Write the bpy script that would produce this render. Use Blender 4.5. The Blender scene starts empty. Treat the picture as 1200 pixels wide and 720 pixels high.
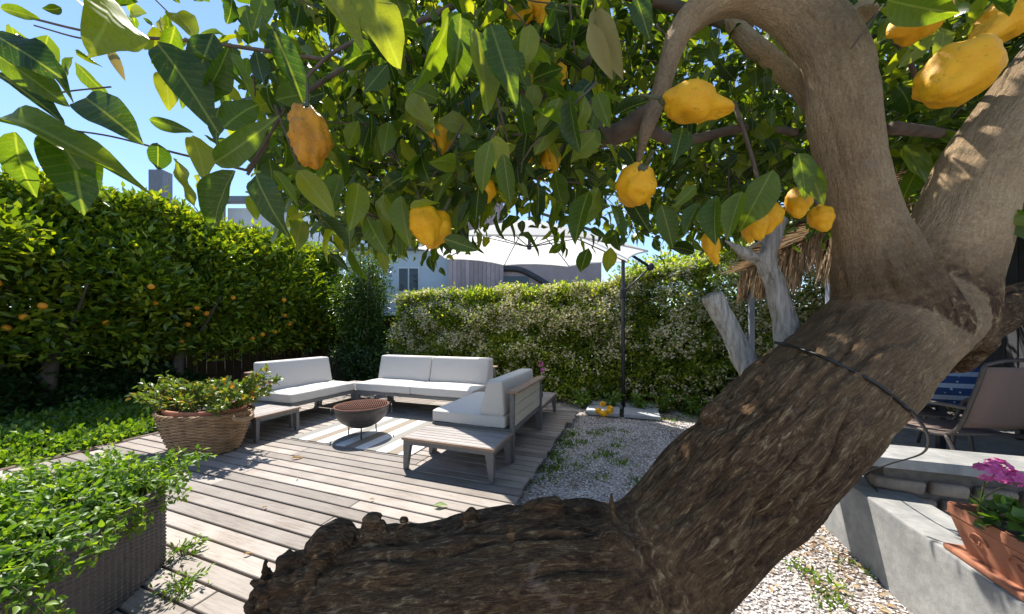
import bpy, bmesh, math, random
import numpy as np
from mathutils import Vector, Matrix, noise as mnoise

# ------------------------------------------------------------------ camera, sky, sun, exposure
sc = bpy.context.scene
C = sc.collection
F, H, HY = 380.0, 1.42, 387.0            # focal length in photo pixels, eye height above the deck, horizon row
cam_d = bpy.data.cameras.new('camera'); cam = bpy.data.objects.new('camera', cam_d); C.objects.link(cam)
cam.location = (0, 0, H); cam.rotation_euler = (math.pi/2, 0, 0)
cam_d.sensor_width = 36; cam_d.lens = 36*F/1200; cam_d.shift_y = (HY-360)/1200
cam_d.clip_start = 0.02; cam_d.clip_end = 3000
sc.camera = cam

SUN_TO = Vector((-0.28, 0.54, 1.0)).normalized()      # direction towards the sun
elev = math.asin(SUN_TO.z)
w = bpy.data.worlds.new('World'); sc.world = w; w.use_nodes = True
nt = w.node_tree; bg = nt.nodes['Background']
sky = nt.nodes.new('ShaderNodeTexSky'); sky.sky_type = 'NISHITA'; sky.sun_disc = False
sky.sun_elevation = elev; sky.sun_rotation = math.atan2(SUN_TO.x, SUN_TO.y)
sky.air_density = 1.0; sky.dust_density = 0.0; sky.ozone_density = 3.0
nt.links.new(sky.outputs[0], bg.inputs[0]); bg.inputs[1].default_value = 0.13
sd = bpy.data.lights.new('sun', 'SUN'); sd.energy = 5.0; sd.angle = math.radians(0.5); sd.color = (1.0, .95, .87)
sun = bpy.data.objects.new('sun', sd); C.objects.link(sun); sun.rotation_euler = SUN_TO.to_track_quat('Z', 'Y').to_euler()
sc.view_settings.view_transform = 'Standard'; sc.view_settings.look = 'None'
sc.view_settings.exposure = 0.93; sc.view_settings.gamma = 1
sc.cycles.max_bounces = 8; sc.cycles.transparent_max_bounces = 8
sc.cycles.diffuse_bounces = 4

# ------------------------------------------------------------------ helpers
TH = math.radians(19.5)
CU, SU = math.cos(TH), math.sin(TH)
def UV(u, v, z=0.0): return Vector((u*CU+v*SU, -u*SU+v*CU, z))
def P(px, py, Y): return Vector(((px-600)/F*Y, Y, H-(py-HY)/F*Y))
def G(px, py, z=0.0):
    Y = F*(H-z)/(py-HY); return Vector(((px-600)/F*Y, Y, z))
RZ = -TH
rnd = random.Random(7)
rng = np.random.default_rng(11)

def tag(o, label=None, cat=None, group=None, kind=None):
    if label: o['label'] = label
    if cat: o['category'] = cat
    if group: o['group'] = group
    if kind: o['kind'] = kind
    return o
def thing(name, label, cat, loc=(0, 0, 0), rz=0.0, group=None):
    o = bpy.data.objects.new(name, None); C.objects.link(o); o.empty_display_size = .1
    o.location = loc; o.rotation_euler = (0, 0, rz)
    return tag(o, label, cat, group)
def link(name, me, mat=None, parent=None, smooth=False, loc=None, rot=None, scale=None):
    if mat is not None and len(me.materials) == 0: me.materials.append(mat)
    if smooth: me.polygons.foreach_set('use_smooth', [True]*len(me.polygons))
    o = bpy.data.objects.new(name, me); C.objects.link(o)
    if parent is not None: o.parent = parent
    if loc is not None: o.location = loc
    if rot is not None: o.rotation_euler = rot
    if scale is not None: o.scale = scale
    return o
def bm_obj(name, bm, mat, parent=None, smooth=False, **k):
    me = bpy.data.meshes.new(name); bm.to_mesh(me); bm.free()
    return link(name, me, mat, parent, smooth, **k)
def np_mesh(name, V, Fa, mat=None):
    """V (n,3) array, Fa (m,k) equal-sided faces"""
    me = bpy.data.meshes.new(name)
    V = np.asarray(V, dtype=np.float32); Fa = np.asarray(Fa, dtype=np.int32); k = Fa.shape[1]
    me.vertices.add(len(V)); me.vertices.foreach_set('co', V.ravel())
    me.loops.add(Fa.size); me.loops.foreach_set('vertex_index', Fa.ravel())
    me.polygons.add(len(Fa)); me.polygons.foreach_set('loop_start', np.arange(0, Fa.size, k, dtype=np.int32))
    me.update(calc_edges=True); me.validate()
    if mat: me.materials.append(mat)
    return me
def add_box(bm, c, s, bev=0.0, rot=None, seg=2):
    g = bmesh.ops.create_cube(bm, size=1.0); vs = g['verts']
    bmesh.ops.scale(bm, vec=s, verts=vs)
    if bev > 0:
        es = list({e for v in vs for e in v.link_edges})
        r = bmesh.ops.bevel(bm, geom=es, offset=bev, segments=seg, affect='EDGES', profile=.6)
        vs = list({v for f in r['faces'] for v in f.verts} | {v for v in vs if v.is_valid})
    if rot is not None: bmesh.ops.rotate(bm, cent=(0, 0, 0), matrix=rot, verts=vs)
    bmesh.ops.translate(bm, vec=c, verts=vs)
    return vs
def box(name, c, s, mat, parent=None, bev=0.0, rot=None, seg=2):
    bm = bmesh.new(); add_box(bm, c, s, bev, rot, seg); return bm_obj(name, bm, mat, parent)
def frames(pts):
    pts = [Vector(p) for p in pts]; n = len(pts); out = []; up = None
    for i in range(n):
        t = (pts[min(i+1, n-1)]-pts[max(i-1, 0)]).normalized()
        if up is None:
            a = Vector((0, 0, 1)) if abs(t.z) < .9 else Vector((1, 0, 0)); x = a.cross(t).normalized()
        else:
            x = (up-t*up.dot(t)).normalized()
        up = x; out.append((pts[i], t, x, t.cross(x)))
    return out
def add_tube(bm, pts, r, n=8, cap=True):
    rs = r if isinstance(r, (list, tuple)) else [r]*len(pts); rings = []
    for (p, t, x, y), rad in zip(frames(pts), rs):
        rings.append([bm.verts.new(p+(x*math.cos(2*math.pi*k/n)+y*math.sin(2*math.pi*k/n))*rad) for k in range(n)])
    for a, b in zip(rings, rings[1:]):
        for k in range(n): bm.faces.new((a[k], a[(k+1) % n], b[(k+1) % n], b[k]))
    if cap and n > 2: bm.faces.new(rings[0][::-1]); bm.faces.new(rings[-1])
def tube(name, pts, r, mat, parent=None, n=8):
    bm = bmesh.new(); add_tube(bm, pts, r, n); return bm_obj(name, bm, mat, parent, True)
def spline(pts, m=8):
    """Catmull-Rom through n-tuples"""
    A = [np.array(p, float) for p in pts]; A = [2*A[0]-A[1]]+A+[2*A[-1]-A[-2]]; out = []
    for i in range(1, len(A)-2):
        for k in range(m):
            t = k/m; p0, p1, p2, p3 = A[i-1:i+3]
            out.append(.5*((2*p1)+(-p0+p2)*t+(2*p0-5*p1+4*p2-p3)*t*t+(-p0+3*p1-3*p2+p3)*t**3))
    out.append(A[-2]); return out
def add_lathe(bm, prof, n=24, sx=1.0, sy=1.0, close_bottom=True, close_top=False):
    rings = [[bm.verts.new((r*math.cos(2*math.pi*k/n)*sx, r*math.sin(2*math.pi*k/n)*sy, z)) for k in range(n)] for r, z in prof]
    for a, b in zip(rings, rings[1:]):
        for k in range(n): bm.faces.new((a[k], a[(k+1) % n], b[(k+1) % n], b[k]))
    if close_bottom: bm.faces.new(rings[0][::-1])
    if close_top: bm.faces.new(rings[-1])

# ------------------------------------------------------------------ materials
def mat(name):
    m = bpy.data.materials.new(name); m.use_nodes = True; t = m.node_tree
    return m, t, t.nodes['Principled BSDF'], t.nodes['Material Output']
def node(t, typ, **k):
    n = t.nodes.new(typ)
    for a, b in k.items(): setattr(n, a, b)
    return n
def ramp(t, src, stops):
    r = node(t, 'ShaderNodeValToRGB'); e = r.color_ramp.elements
    while len(e) > 1: e.remove(e[-1])
    e[0].position = stops[0][0]; e[0].color = (*stops[0][1], 1)
    for p, c in stops[1:]:
        x = e.new(p); x.color = (*c, 1)
    t.links.new(src, r.inputs[0]); return r.outputs[0]
def coords(t, scale=(1, 1, 1), kind='Object'):
    tc = node(t, 'ShaderNodeTexCoord'); mp = node(t, 'ShaderNodeMapping'); mp.inputs['Scale'].default_value = scale
    t.links.new(tc.outputs[kind], mp.inputs[0]); return mp.outputs[0]
def noise(t, vec, scale, detail=4, rough=.6, dist=0):
    n = node(t, 'ShaderNodeTexNoise'); n.inputs['Scale'].default_value = scale; n.inputs['Detail'].default_value = detail
    n.inputs['Roughness'].default_value = rough; n.inputs['Distortion'].default_value = dist
    if vec is not None: t.links.new(vec, n.inputs['Vector'])
    return n.outputs['Fac']
def mix(t, fac, a, b, mode='MIX'):
    n = node(t, 'ShaderNodeMix', data_type='RGBA', blend_type=mode)
    for s, v in ((n.inputs[0], fac), (n.inputs[6], a), (n.inputs[7], b)):
        if hasattr(v, 'default_value'): t.links.new(v, s)
        elif isinstance(v, (int, float)): s.default_value = v
        else: s.default_value = (*v, 1)
    return n.outputs[2]
def bump(t, b, h, strength, dist=.01):
    n = node(t, 'ShaderNodeBump'); n.inputs['Strength'].default_value = strength; n.inputs['Distance'].default_value = dist
    t.links.new(h, n.inputs['Height']); t.links.new(n.outputs[0], b.inputs['Normal']); return n
def simple(name, c1, c2=None, scale=12, rough=.6, metal=0, bmp=0, stretch=(1, 1, 1), detail=4, spec=None, objrand=0.0):
    m, t, b, o = mat(name); b.inputs['Roughness'].default_value = rough; b.inputs['Metallic'].default_value = metal
    if spec is not None: b.inputs['Specular IOR Level'].default_value = spec
    vec = coords(t, stretch); c2 = c2 or tuple(x*.75 for x in c1)
    fac = noise(t, vec, scale, detail)
    col = ramp(t, fac, [(.3, c2), (.7, c1)])
    if objrand:
        oi = node(t, 'ShaderNodeObjectInfo'); mr = node(t, 'ShaderNodeMapRange')
        mr.inputs['To Min'].default_value = 1-objrand; mr.inputs['To Max'].default_value = 1+objrand*.6
        t.links.new(oi.outputs['Random'], mr.inputs[0])
        hs = node(t, 'ShaderNodeHueSaturation'); t.links.new(mr.outputs[0], hs.inputs['Value']); t.links.new(col, hs.inputs['Color']); col = hs.outputs[0]
    t.links.new(col, b.inputs['Base Color'])
    if bmp: bump(t, b, fac, bmp, .006)
    return m
def leaf_mat(name, stops, trans=.45, rough=.38, tcol=None, spec=.5, rnd_src='island', vein=True):
    m, t, b, o = mat(name); b.inputs['Roughness'].default_value = rough; b.inputs['Specular IOR Level'].default_value = spec
    if rnd_src == 'island': g = node(t, 'ShaderNodeNewGeometry').outputs['Random Per Island']
    else: g = node(t, 'ShaderNodeObjectInfo').outputs['Random']
    col = ramp(t, g, stops)
    vec = coords(t)
    if vein:
        nf = noise(t, vec, 35, 3); col = mix(t, .4, col, ramp(t, nf, [(.3, (.45, .45, .45)), (.7, (1.0, 1.0, 1.0))]), 'MULTIPLY')
        nb_ = noise(t, vec, 14, 4, .7); col = mix(t, ramp(t, nb_, [(.60, (0, 0, 0)), (.72, (.55, .55, .55))]), col, (.24, .22, .04))
        lc = node(t, 'ShaderNodeAttribute', attribute_name='leaf_co'); sx = node(t, 'ShaderNodeSeparateXYZ'); t.links.new(lc.outputs['Vector'], sx.inputs[0])
        ab = node(t, 'ShaderNodeMath', operation='ABSOLUTE'); t.links.new(sx.outputs[1], ab.inputs[0])
        rib = ramp(t, ab.outputs[0], [(.006, (.55, .55, .55)), (.018, (0, 0, 0))])
        ma = node(t, 'ShaderNodeMath', operation='MULTIPLY_ADD'); ma.inputs[1].default_value = -.75; t.links.new(ab.outputs[0], ma.inputs[0]); t.links.new(sx.outputs[0], ma.inputs[2])
        mu = node(t, 'ShaderNodeMath', operation='MULTIPLY'); mu.inputs[1].default_value = 62; t.links.new(ma.outputs[0], mu.inputs[0])
        sn = node(t, 'ShaderNodeMath', operation='SINE'); t.links.new(mu.outputs[0], sn.inputs[0])
        col = mix(t, ramp(t, sn.outputs[0], [(.8, (0, 0, 0)), (1.0, (.16, .16, .16))]), col, (.20, .26, .07))
        col = mix(t, rib, col, (.26, .32, .10))
        bump(t, b, sn.outputs[0], .10, .003)
    t.links.new(col, b.inputs['Base Color'])
    tr = node(t, 'ShaderNodeBsdfTranslucent')
    tc = mix(t, 1.0, col, tcol or (2.6, 2.3, .55), 'MULTIPLY'); t.links.new(tc, tr.inputs[0])
    ms = node(t, 'ShaderNodeMixShader'); ms.inputs[0].default_value = trans
    t.links.new(b.outputs[0], ms.inputs[1]); t.links.new(tr.outputs[0], ms.inputs[2]); t.links.new(ms.outputs[0], o.inputs['Surface'])
    return m

M = {}
def wood_mat(name, ca, cb, cc, axis=0, objrand=.25, rough=.75):
    """weathered boards: grain along one axis, each board its own shade"""
    m, t, b, o = mat(name); b.inputs['Roughness'].default_value = rough
    s = [14, 14, 14]; s[axis] = .9
    tc = node(t, 'ShaderNodeTexCoord'); oi = node(t, 'ShaderNodeObjectInfo')
    ad = node(t, 'ShaderNodeVectorMath', operation='ADD'); t.links.new(tc.outputs['Object'], ad.inputs[0])
    cmb = node(t, 'ShaderNodeCombineXYZ'); ml = node(t, 'ShaderNodeMath', operation='MULTIPLY'); ml.inputs[1].default_value = 37
    t.links.new(oi.outputs['Random'], ml.inputs[0])
    for i in range(3): t.links.new(ml.outputs[0], cmb.inputs[i])
    t.links.new(cmb.outputs[0], ad.inputs[1])
    mp = node(t, 'ShaderNodeMapping'); mp.inputs['Scale'].default_value = s; t.links.new(ad.outputs[0], mp.inputs[0])
    n1 = noise(t, mp.outputs[0], 6, 6, .7); n2 = noise(t, ad.outputs[0], 2.2, 5, .65)
    c = ramp(t, n1, [(.25, cc), (.5, cb), (.78, ca)])
    c = mix(t, ramp(t, n2, [(.35, (0, 0, 0)), (.68, (.75, .75, .75))]), c, ca)
    mr = node(t, 'ShaderNodeMapRange'); mr.inputs['To Min'].default_value = 1-objrand; mr.inputs['To Max'].default_value = 1+objrand*.5
    t.links.new(oi.outputs['Random'], mr.inputs[0])
    hs = node(t, 'ShaderNodeHueSaturation'); t.links.new(mr.outputs[0], hs.inputs['Value']); t.links.new(c, hs.inputs['Color'])
    t.links.new(hs.outputs[0], b.inputs['Base Color']); bump(t, b, n1, .35, .004)
    return m
M['deck'] = wood_mat('weathered_deck', (.365, .325, .288), (.26, .215, .178), (.105, .076, .055), 0, .36)
M['teak'] = wood_mat('grey_teak', (.36, .33, .31), (.27, .235, .21), (.14, .115, .10), 0, .15)
M['teak_edge'] = wood_mat('teak_edge', (.36, .25, .17), (.28, .18, .12), (.17, .10, .06), 0, .1)
M['cream_slat'] = simple('cream_slat', (.62, .55, .44), (.52, .45, .35), 20, .6)
M['fence'] = wood_mat('dark_fence', (.10, .075, .055), (.07, .05, .036), (.035, .025, .018), 2, .3)
M['redwood'] = wood_mat('redwood_boards', (.50, .40, .40), (.40, .305, .30), (.25, .185, .18), 2, .3)
M['alu'] = simple('grey_frame', (.15, .15, .15), (.115, .115, .115), 30, .5)
M['dark_metal'] = simple('dark_metal', (.045, .047, .055), (.03, .03, .036), 30, .45, .3)
M['fabric'] = simple('light_fabric', (.60, .575, .535), (.54, .515, .48), 60, .9, bmp=.05, spec=.2)
M['canopy'] = None
m, t, b, o = mat('parasol_cloth'); b.inputs['Base Color'].default_value = (.80, .78, .74, 1); b.inputs['Roughness'].default_value = .9
tr = node(t, 'ShaderNodeBsdfTranslucent'); tr.inputs[0].default_value = (.80, .78, .74, 1)
ms = node(t, 'ShaderNodeMixShader'); ms.inputs[0].default_value = .55
t.links.new(b.outputs[0], ms.inputs[1]); t.links.new(tr.outputs[0], ms.inputs[2]); t.links.new(ms.outputs[0], o.inputs[0]); M['canopy'] = m
M['rust'] = simple('rusty_iron', (.26, .105, .065), (.14, .065, .045), 40, .8, .3, .4)
M['iron'] = simple('bowl_iron', (.10, .09, .088), (.05, .046, .046), 18, .55, .5, .3)
M['wicker'] = simple('brown_wicker', (.42, .27, .145), (.20, .12, .06), 9, .65, bmp=.3)
M['wicker_grey'] = simple('grey_wicker', (.115, .10, .095), (.075, .065, .062), 30, .5)
M['terra'] = simple('terracotta', (.42, .17, .09), (.32, .12, .065), 10, .75, bmp=.15)
M['soil'] = simple('soil', (.06, .042, .03), (.03, .022, .016), 40, .95, bmp=.6)
M['concrete'] = None
m, t, b, o = mat('rendered_concrete'); b.inputs['Roughness'].default_value = .85
v = coords(t); n1 = noise(t, v, 1.7, 8, .7); n2 = noise(t, v, 22, 5, .6); n3 = noise(t, coords(t, (3, 3, .5)), 2.2, 5)
c = ramp(t, n1, [(.32, (.20, .20, .19)), (.5, (.33, .325, .31)), (.7, (.42, .41, .39))])
c = mix(t, .5, c, ramp(t, n2, [(.3, (.6, .6, .6)), (.65, (1, 1, 1))]), 'MULTIPLY')
c = mix(t, ramp(t, n3, [(.5, (0, 0, 0)), (.72, (.6, .6, .6))]), c, (.16, .165, .165))
t.links.new(c, b.inputs['Base Color']); bump(t, b, n2, .35, .01); M['concrete'] = m
M['paving'] = simple('pale_paver', (.40, .41, .42), (.30, .31, .32), 14, .85, bmp=.2)
M['stone'] = simple('wall_stone', (.33, .27, .21), (.17, .135, .105), 9, .9, bmp=.7, objrand=.25)
M['mortar'] = simple('mortar', (.16, .145, .125), (.09, .08, .07), 25, .95, bmp=.5)
M['bluewhite'] = simple('pale_blue_render', (.58, .65, .73), (.50, .57, .66), 2.5, .9)
M['white'] = simple('white_paint', (.72, .73, .74), (.62, .63, .65), 3, .8)
M['greypost'] = simple('grey_timber', (.24, .25, .28), (.17, .18, .21), 6, .8, stretch=(4, 4, .6))
M['roofdark'] = simple('dark_roof', (.075, .075, .085), (.045, .045, .05), 4, .8)
m, t, b, o = mat('window_glass'); b.inputs['Base Color'].default_value = (.03, .04, .05, 1); b.inputs['Roughness'].default_value = .08; M['glass'] = m
M['sling'] = simple('tan_sling', (.215, .15, .125), (.18, .125, .105), 90, .8)
M['tubeframe'] = simple('brown_tube', (.10, .08, .068), (.07, .056, .05), 20, .45)
M['cable'] = simple('black_cable', (.012, .011, .010), (.02, .018, .016), 20, .5)
M['deadwood'] = simple('bleached_wood', (.52, .49, .44), (.16, .15, .13), 11, .95, bmp=1.0, stretch=(8, 8, 1.0), detail=10)
M['torn'] = simple('torn_wood', (.22, .145, .085), (.045, .03, .02), 26, .95, bmp=1.0, stretch=(2, 2, .6), detail=8)
M['straw'] = leaf_mat('straw', [(0, (.30, .20, .11)), (.5, (.42, .31, .19)), (1, (.24, .15, .08))], .2, .8, (1, .9, .7), .2, vein=False)
# fruit
def fruit_mat(name, c1, c2, spot, nscale=60):
    m, t, b, o = mat(name); b.inputs['Roughness'].default_value = .48; b.inputs['Specular IOR Level'].default_value = .35
    v = coords(t); n1 = noise(t, v, 3.2, 5, .65); n2 = noise(t, v, 6.5, 6, .75)
    c = ramp(t, n1, [(.35, c2), (.6, c1)]); c = mix(t, ramp(t, n2, [(.57, (0, 0, 0)), (.68, (.85, .85, .85))]), c, spot)
    t.links.new(c, b.inputs['Base Color']); b.inputs['Subsurface Weight'].default_value = 0
    bump(t, b, noise(t, v, nscale, 2), .35, .004); return m
M['lemon'] = fruit_mat('lemon_rind', (.86, .44, .006), (.80, .36, .005), (.36, .17, .012))
M['lemon_spot'] = fruit_mat('spotted_rind', (.66, .28, .01), (.38, .16, .015), (.14, .06, .015))
M['orange'] = fruit_mat('orange_rind', (.80, .33, .02), (.7, .26, .015), (.6, .2, .01))
# leaves
M['lemon_leaf'] = leaf_mat('lemon_leaf', [(0, (.018, .042, .008)), (.4, (.045, .088, .013)), (.75, (.11, .17, .02)), (1, (.25, .28, .03))], .5, .36, (2.7, 2.4, .35), .45)
M['lemon_leaf_obj'] = leaf_mat('lemon_leaf_large', [(0, (.02, .055, .012)), (.3, (.055, .11, .016)), (.7, (.12, .19, .022)), (1, (.26, .29, .03))], .5, .34, (2.7, 2.4, .35), .45, rnd_src='object')
M['orange_leaf'] = leaf_mat('orange_leaf', [(0, (.05, .10, .014)), (.4, (.11, .185, .018)), (.75, (.22, .30, .025)), (1, (.42, .44, .03))], .34, .32, (2.1, 1.9, .3), .5, vein=False)
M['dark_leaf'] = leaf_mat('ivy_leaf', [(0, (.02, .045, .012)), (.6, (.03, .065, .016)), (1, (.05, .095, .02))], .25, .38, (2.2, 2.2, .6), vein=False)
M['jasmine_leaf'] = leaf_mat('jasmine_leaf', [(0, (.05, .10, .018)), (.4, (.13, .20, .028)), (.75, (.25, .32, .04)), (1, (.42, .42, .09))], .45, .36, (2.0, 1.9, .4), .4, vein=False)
M['shrub_leaf'] = leaf_mat('shrub_leaf', [(0, (.03, .065, .012)), (.6, (.06, .115, .018)), (1, (.12, .19, .025))], .3, .38, (2.1, 2.0, .5), vein=False)
M['petal'] = leaf_mat('cream_petal', [(0, (.80, .70, .46)), (1, (.90, .84, .64))], .45, .7, (1, .95, .8), .2, vein=False)
M['cover_leaf'] = leaf_mat('ground_leaf', [(0, (.05, .115, .018)), (.5, (.10, .19, .024)), (1, (.20, .29, .035))], .42, .45, (2.2, 2.1, .5), vein=False)
M['pot_leaf'] = leaf_mat('pot_leaf', [(0, (.06, .10, .02)), (.5, (.11, .17, .03)), (.86, (.17, .21, .04)), (.93, (.34, .24, .04)), (1, (.34, .10, .03))], .35, .4, (2.0, 1.9, .6), vein=False)
M['geranium_leaf'] = leaf_mat('geranium_leaf', [(0, (.035, .09, .02)), (1, (.10, .19, .03))], .35, .5, (2.2, 2.1, .5), vein=False)
M['pink'] = leaf_mat('pink_petal', [(0, (.62, .10, .36)), (1, (.75, .22, .52))], .35, .6, (1.1, .8, 1), .2, vein=False)
M['dry_leaf'] = leaf_mat('dry_leaf', [(0, (.20, .11, .06)), (.5, (.36, .24, .13)), (1, (.45, .36, .22))], .2, .7, (1.2, 1, .7), .2, vein=False)
M['brown_leaf'] = leaf_mat('withered_leaf', [(0, (.30, .16, .08)), (1, (.42, .25, .14))], .3, .6, (1.5, 1.2, .8), .2, rnd_src='object')
M['stem'] = simple('green_stem', (.10, .11, .04), (.07, .06, .03), 20, .6)
M['twig'] = simple('twig_bark', (.17, .115, .075), (.08, .055, .04), 20, .85, bmp=.5, stretch=(1, 1, 1))
# bark driven by per-vertex coordinates that follow each limb
m, t, b, o = mat('lemon_bark'); b.inputs['Roughness'].default_value = .9; b.inputs['Specular IOR Level'].default_value = .25
at = node(t, 'ShaderNodeAttribute', attribute_name='bark_co'); av = at.outputs['Vector']
mp = node(t, 'ShaderNodeMapping'); mp.inputs['Scale'].default_value = (8.5, 46, 46); t.links.new(av, mp.inputs[0])
n1 = noise(t, mp.outputs[0], 2.4, 9, .72, 1.1)                 # long ridges
mp2 = node(t, 'ShaderNodeMapping'); mp2.inputs['Scale'].default_value = (22, 70, 70); t.links.new(av, mp2.inputs[0])
n2 = noise(t, mp2.outputs[0], 2.2, 7, .7, .5)
ov = coords(t)
jf_ = node(t, 'ShaderNodeAttribute', attribute_name='joint').outputs['Fac']
def fmix(f, a, b_):
    n_ = node(t, 'ShaderNodeMix', data_type='FLOAT'); t.links.new(f, n_.inputs[0]); t.links.new(a, n_.inputs[2]); t.links.new(b_, n_.inputs[3]); return n_.outputs[0]
n1 = fmix(jf_, n1, noise(t, ov, 34, 8, .7, .8)); n2 = fmix(jf_, n2, noise(t, ov, 90, 6, .7, .4))
n3 = noise(t, ov, 5.5, 5, .6, .3); n4 = noise(t, ov, 2.0, 4, .6); n5 = noise(t, ov, 160, 3, .6)
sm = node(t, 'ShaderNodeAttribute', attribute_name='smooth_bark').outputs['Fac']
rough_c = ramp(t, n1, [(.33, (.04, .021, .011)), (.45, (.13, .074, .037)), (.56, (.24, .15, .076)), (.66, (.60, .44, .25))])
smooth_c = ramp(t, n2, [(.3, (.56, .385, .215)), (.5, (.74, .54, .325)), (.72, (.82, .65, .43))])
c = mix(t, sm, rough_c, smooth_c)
c = mix(t, .5, c, ramp(t, n5, [(.3, (.45, .45, .45)), (.7, (1.15, 1.15, 1.15))]), 'MULTIPLY')
c = mix(t, .85, c, ramp(t, n4, [(.36, (.58, .52, .47)), (.62, (1.25, 1.2, 1.12))]), 'MULTIPLY')
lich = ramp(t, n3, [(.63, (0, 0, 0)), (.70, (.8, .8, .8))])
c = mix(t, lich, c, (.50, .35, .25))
t.links.new(c, b.inputs['Base Color'])
mm = node(t, 'ShaderNodeMath', operation='ADD'); t.links.new(n1, mm.inputs[0])
m2 = node(t, 'ShaderNodeMath', operation='MULTIPLY'); m2.inputs[1].default_value = .7; t.links.new(n2, m2.inputs[0]); t.links.new(m2.outputs[0], mm.inputs[1])
bump(t, b, mm.outputs[0], 1.0, .022); M['bark'] = m
# striped rug, gravel, ground
m, t, b, o = mat('striped_rug'); b.inputs['Roughness'].default_value = .95
tc = node(t, 'ShaderNodeTexCoord'); sp = node(t, 'ShaderNodeSeparateXYZ'); t.links.new(tc.outputs['Object'], sp.inputs[0])
dv = node(t, 'ShaderNodeMath', operation='DIVIDE'); dv.inputs[1].default_value = .155*4; t.links.new(sp.outputs[0], dv.inputs[0])
fr = node(t, 'ShaderNodeMath', operation='FRACT'); t.links.new(dv.outputs[0], fr.inputs[0])
r = node(t, 'ShaderNodeValToRGB'); r.color_ramp.interpolation = 'CONSTANT'; e = r.color_ramp.elements
e[0].position = 0; e[0].color = (.26, .25, .225, 1); e[1].position = .25; e[1].color = (.70, .69, .67, 1)
for p_, c_ in ((.5, (.27, .225, .175, 1)), (.75, (.70, .69, .67, 1))): x = e.new(p_); x.color = c_
t.links.new(fr.outputs[0], r.inputs[0])
nf = noise(t, coords(t), 180, 3); cc = mix(t, .35, r.outputs[0], ramp(t, nf, [(.3, (.6, .6, .6)), (.7, (1, 1, 1))]), 'MULTIPLY')
t.links.new(cc, b.inputs['Base Color']); bump(t, b, nf, .5, .004); M['rug'] = m
M['gravel_bed'] = None
m, t, b, o = mat('gravel_bed'); b.inputs['Roughness'].default_value = .95
vo = node(t, 'ShaderNodeTexVoronoi'); vo.inputs['Scale'].default_value = 55; t.links.new(coords(t), vo.inputs['Vector'])
sep = node(t, 'ShaderNodeSeparateColor'); t.links.new(vo.outputs['Color'], sep.inputs[0])
c = ramp(t, sep.outputs[0], [(0, (.2, .16, .14)), (.35, (.42, .37, .33)), (.75, (.52, .48, .44)), (1, (.64, .61, .58))])
nb = noise(t, coords(t), 1.6, 6, .65)
c = mix(t, ramp(t, nb, [(.45, (0, 0, 0)), (.66, (.8, .8, .8))]), c, (.11, .08, .055))
t.links.new(c, b.inputs['Base Color']); bump(t, b, vo.outputs['Distance'], 1.0, -.02); M['gravel_bed'] = m
m, t, b, o = mat('pebble'); b.inputs['Roughness'].default_value = .8
g = node(t, 'ShaderNodeNewGeometry').outputs['Random Per Island']
c = ramp(t, g, [(0, (.26, .21, .18)), (.3, (.55, .49, .45)), (.7, (.70, .65, .61)), (1, (.84, .82, .79))]); t.links.new(c, b.inputs['Base Color']); M['pebble'] = m
M['earth'] = simple('earth', (.10, .072, .05), (.05, .037, .027), 5, .95, bmp=.6, detail=8)
# patterned cloth
m, t, b, o = mat('blue_pattern'); b.inputs['Roughness'].default_value = .9
tc = node(t, 'ShaderNodeTexCoord'); sp = node(t, 'ShaderNodeSeparateXYZ'); t.links.new(tc.outputs['Object'], sp.inputs[0])
dv = node(t, 'ShaderNodeMath', operation='MULTIPLY'); dv.inputs[1].default_value = 9; t.links.new(sp.outputs[2], dv.inputs[0])
fr = node(t, 'ShaderNodeMath', operation='FRACT'); t.links.new(dv.outputs[0], fr.inputs[0])
r = node(t, 'ShaderNodeValToRGB'); r.color_ramp.interpolation = 'CONSTANT'; e = r.color_ramp.elements
e[0].position = 0; e[0].color = (.02, .055, .17, 1); e[1].position = .62; e[1].color = (.33, .40, .52, 1)
t.links.new(fr.outputs[0], r.inputs[0])
vo = node(t, 'ShaderNodeTexVoronoi'); vo.inputs['Scale'].default_value = 22; t.links.new(coords(t), vo.inputs['Vector'])
c = mix(t, ramp(t, vo.outputs['Distance'], [(.18, (1, 1, 1)), (.24, (0, 0, 0))]), r.outputs[0], (.45, .5, .58)); t.links.new(c, b.inputs['Base Color']); M['cushion'] = m

# ------------------------------------------------------------------ leaf builder
def leaf_template(fine=True, w=.46, droop=.18, fold=.10, twist=0.0, wave=.02, skew=0.0, ns=0):
    if not fine:
        V = np.array([[0, 0, 0], [.42, w/2, fold], [.42, -w/2, fold], [1, 0, -droop]], float)
        return V, np.array([[0, 3, 1], [0, 2, 3]])
    st = [(0, .02), (.10, .40), (.24, .80), (.40, 1.0), (.56, .97), (.72, .76), (.87, .42), (1.0, .01)]
    if ns: st = [(k/ns, max(.01, math.sin(math.pi*(k/ns)**.82)**.8)) for k in range(ns)]+[(1.0, .01)]
    V = []
    for i, (x, h) in enumerate(st):
        z = -droop*x*x; wv = wave*math.sin(x*15+twist*3); yo = skew*math.sin(x*3.1)
        for sgn, e in ((1, 1), (0, 0), (-1, 1)):
            yy = sgn*h*w/2; zz = (fold*h+wv*sgn)*e; a = twist*x
            V.append([x, yo+yy*math.cos(a)-zz*math.sin(a), z+yy*math.sin(a)+zz*math.cos(a)])
    Fa = []
    for i in range(len(st)-1):
        a = 3*i; Fa += [[a, a+1, a+4, a+3], [a+1, a+2, a+5, a+4]]
    return np.array(V), np.array(Fa)
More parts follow.
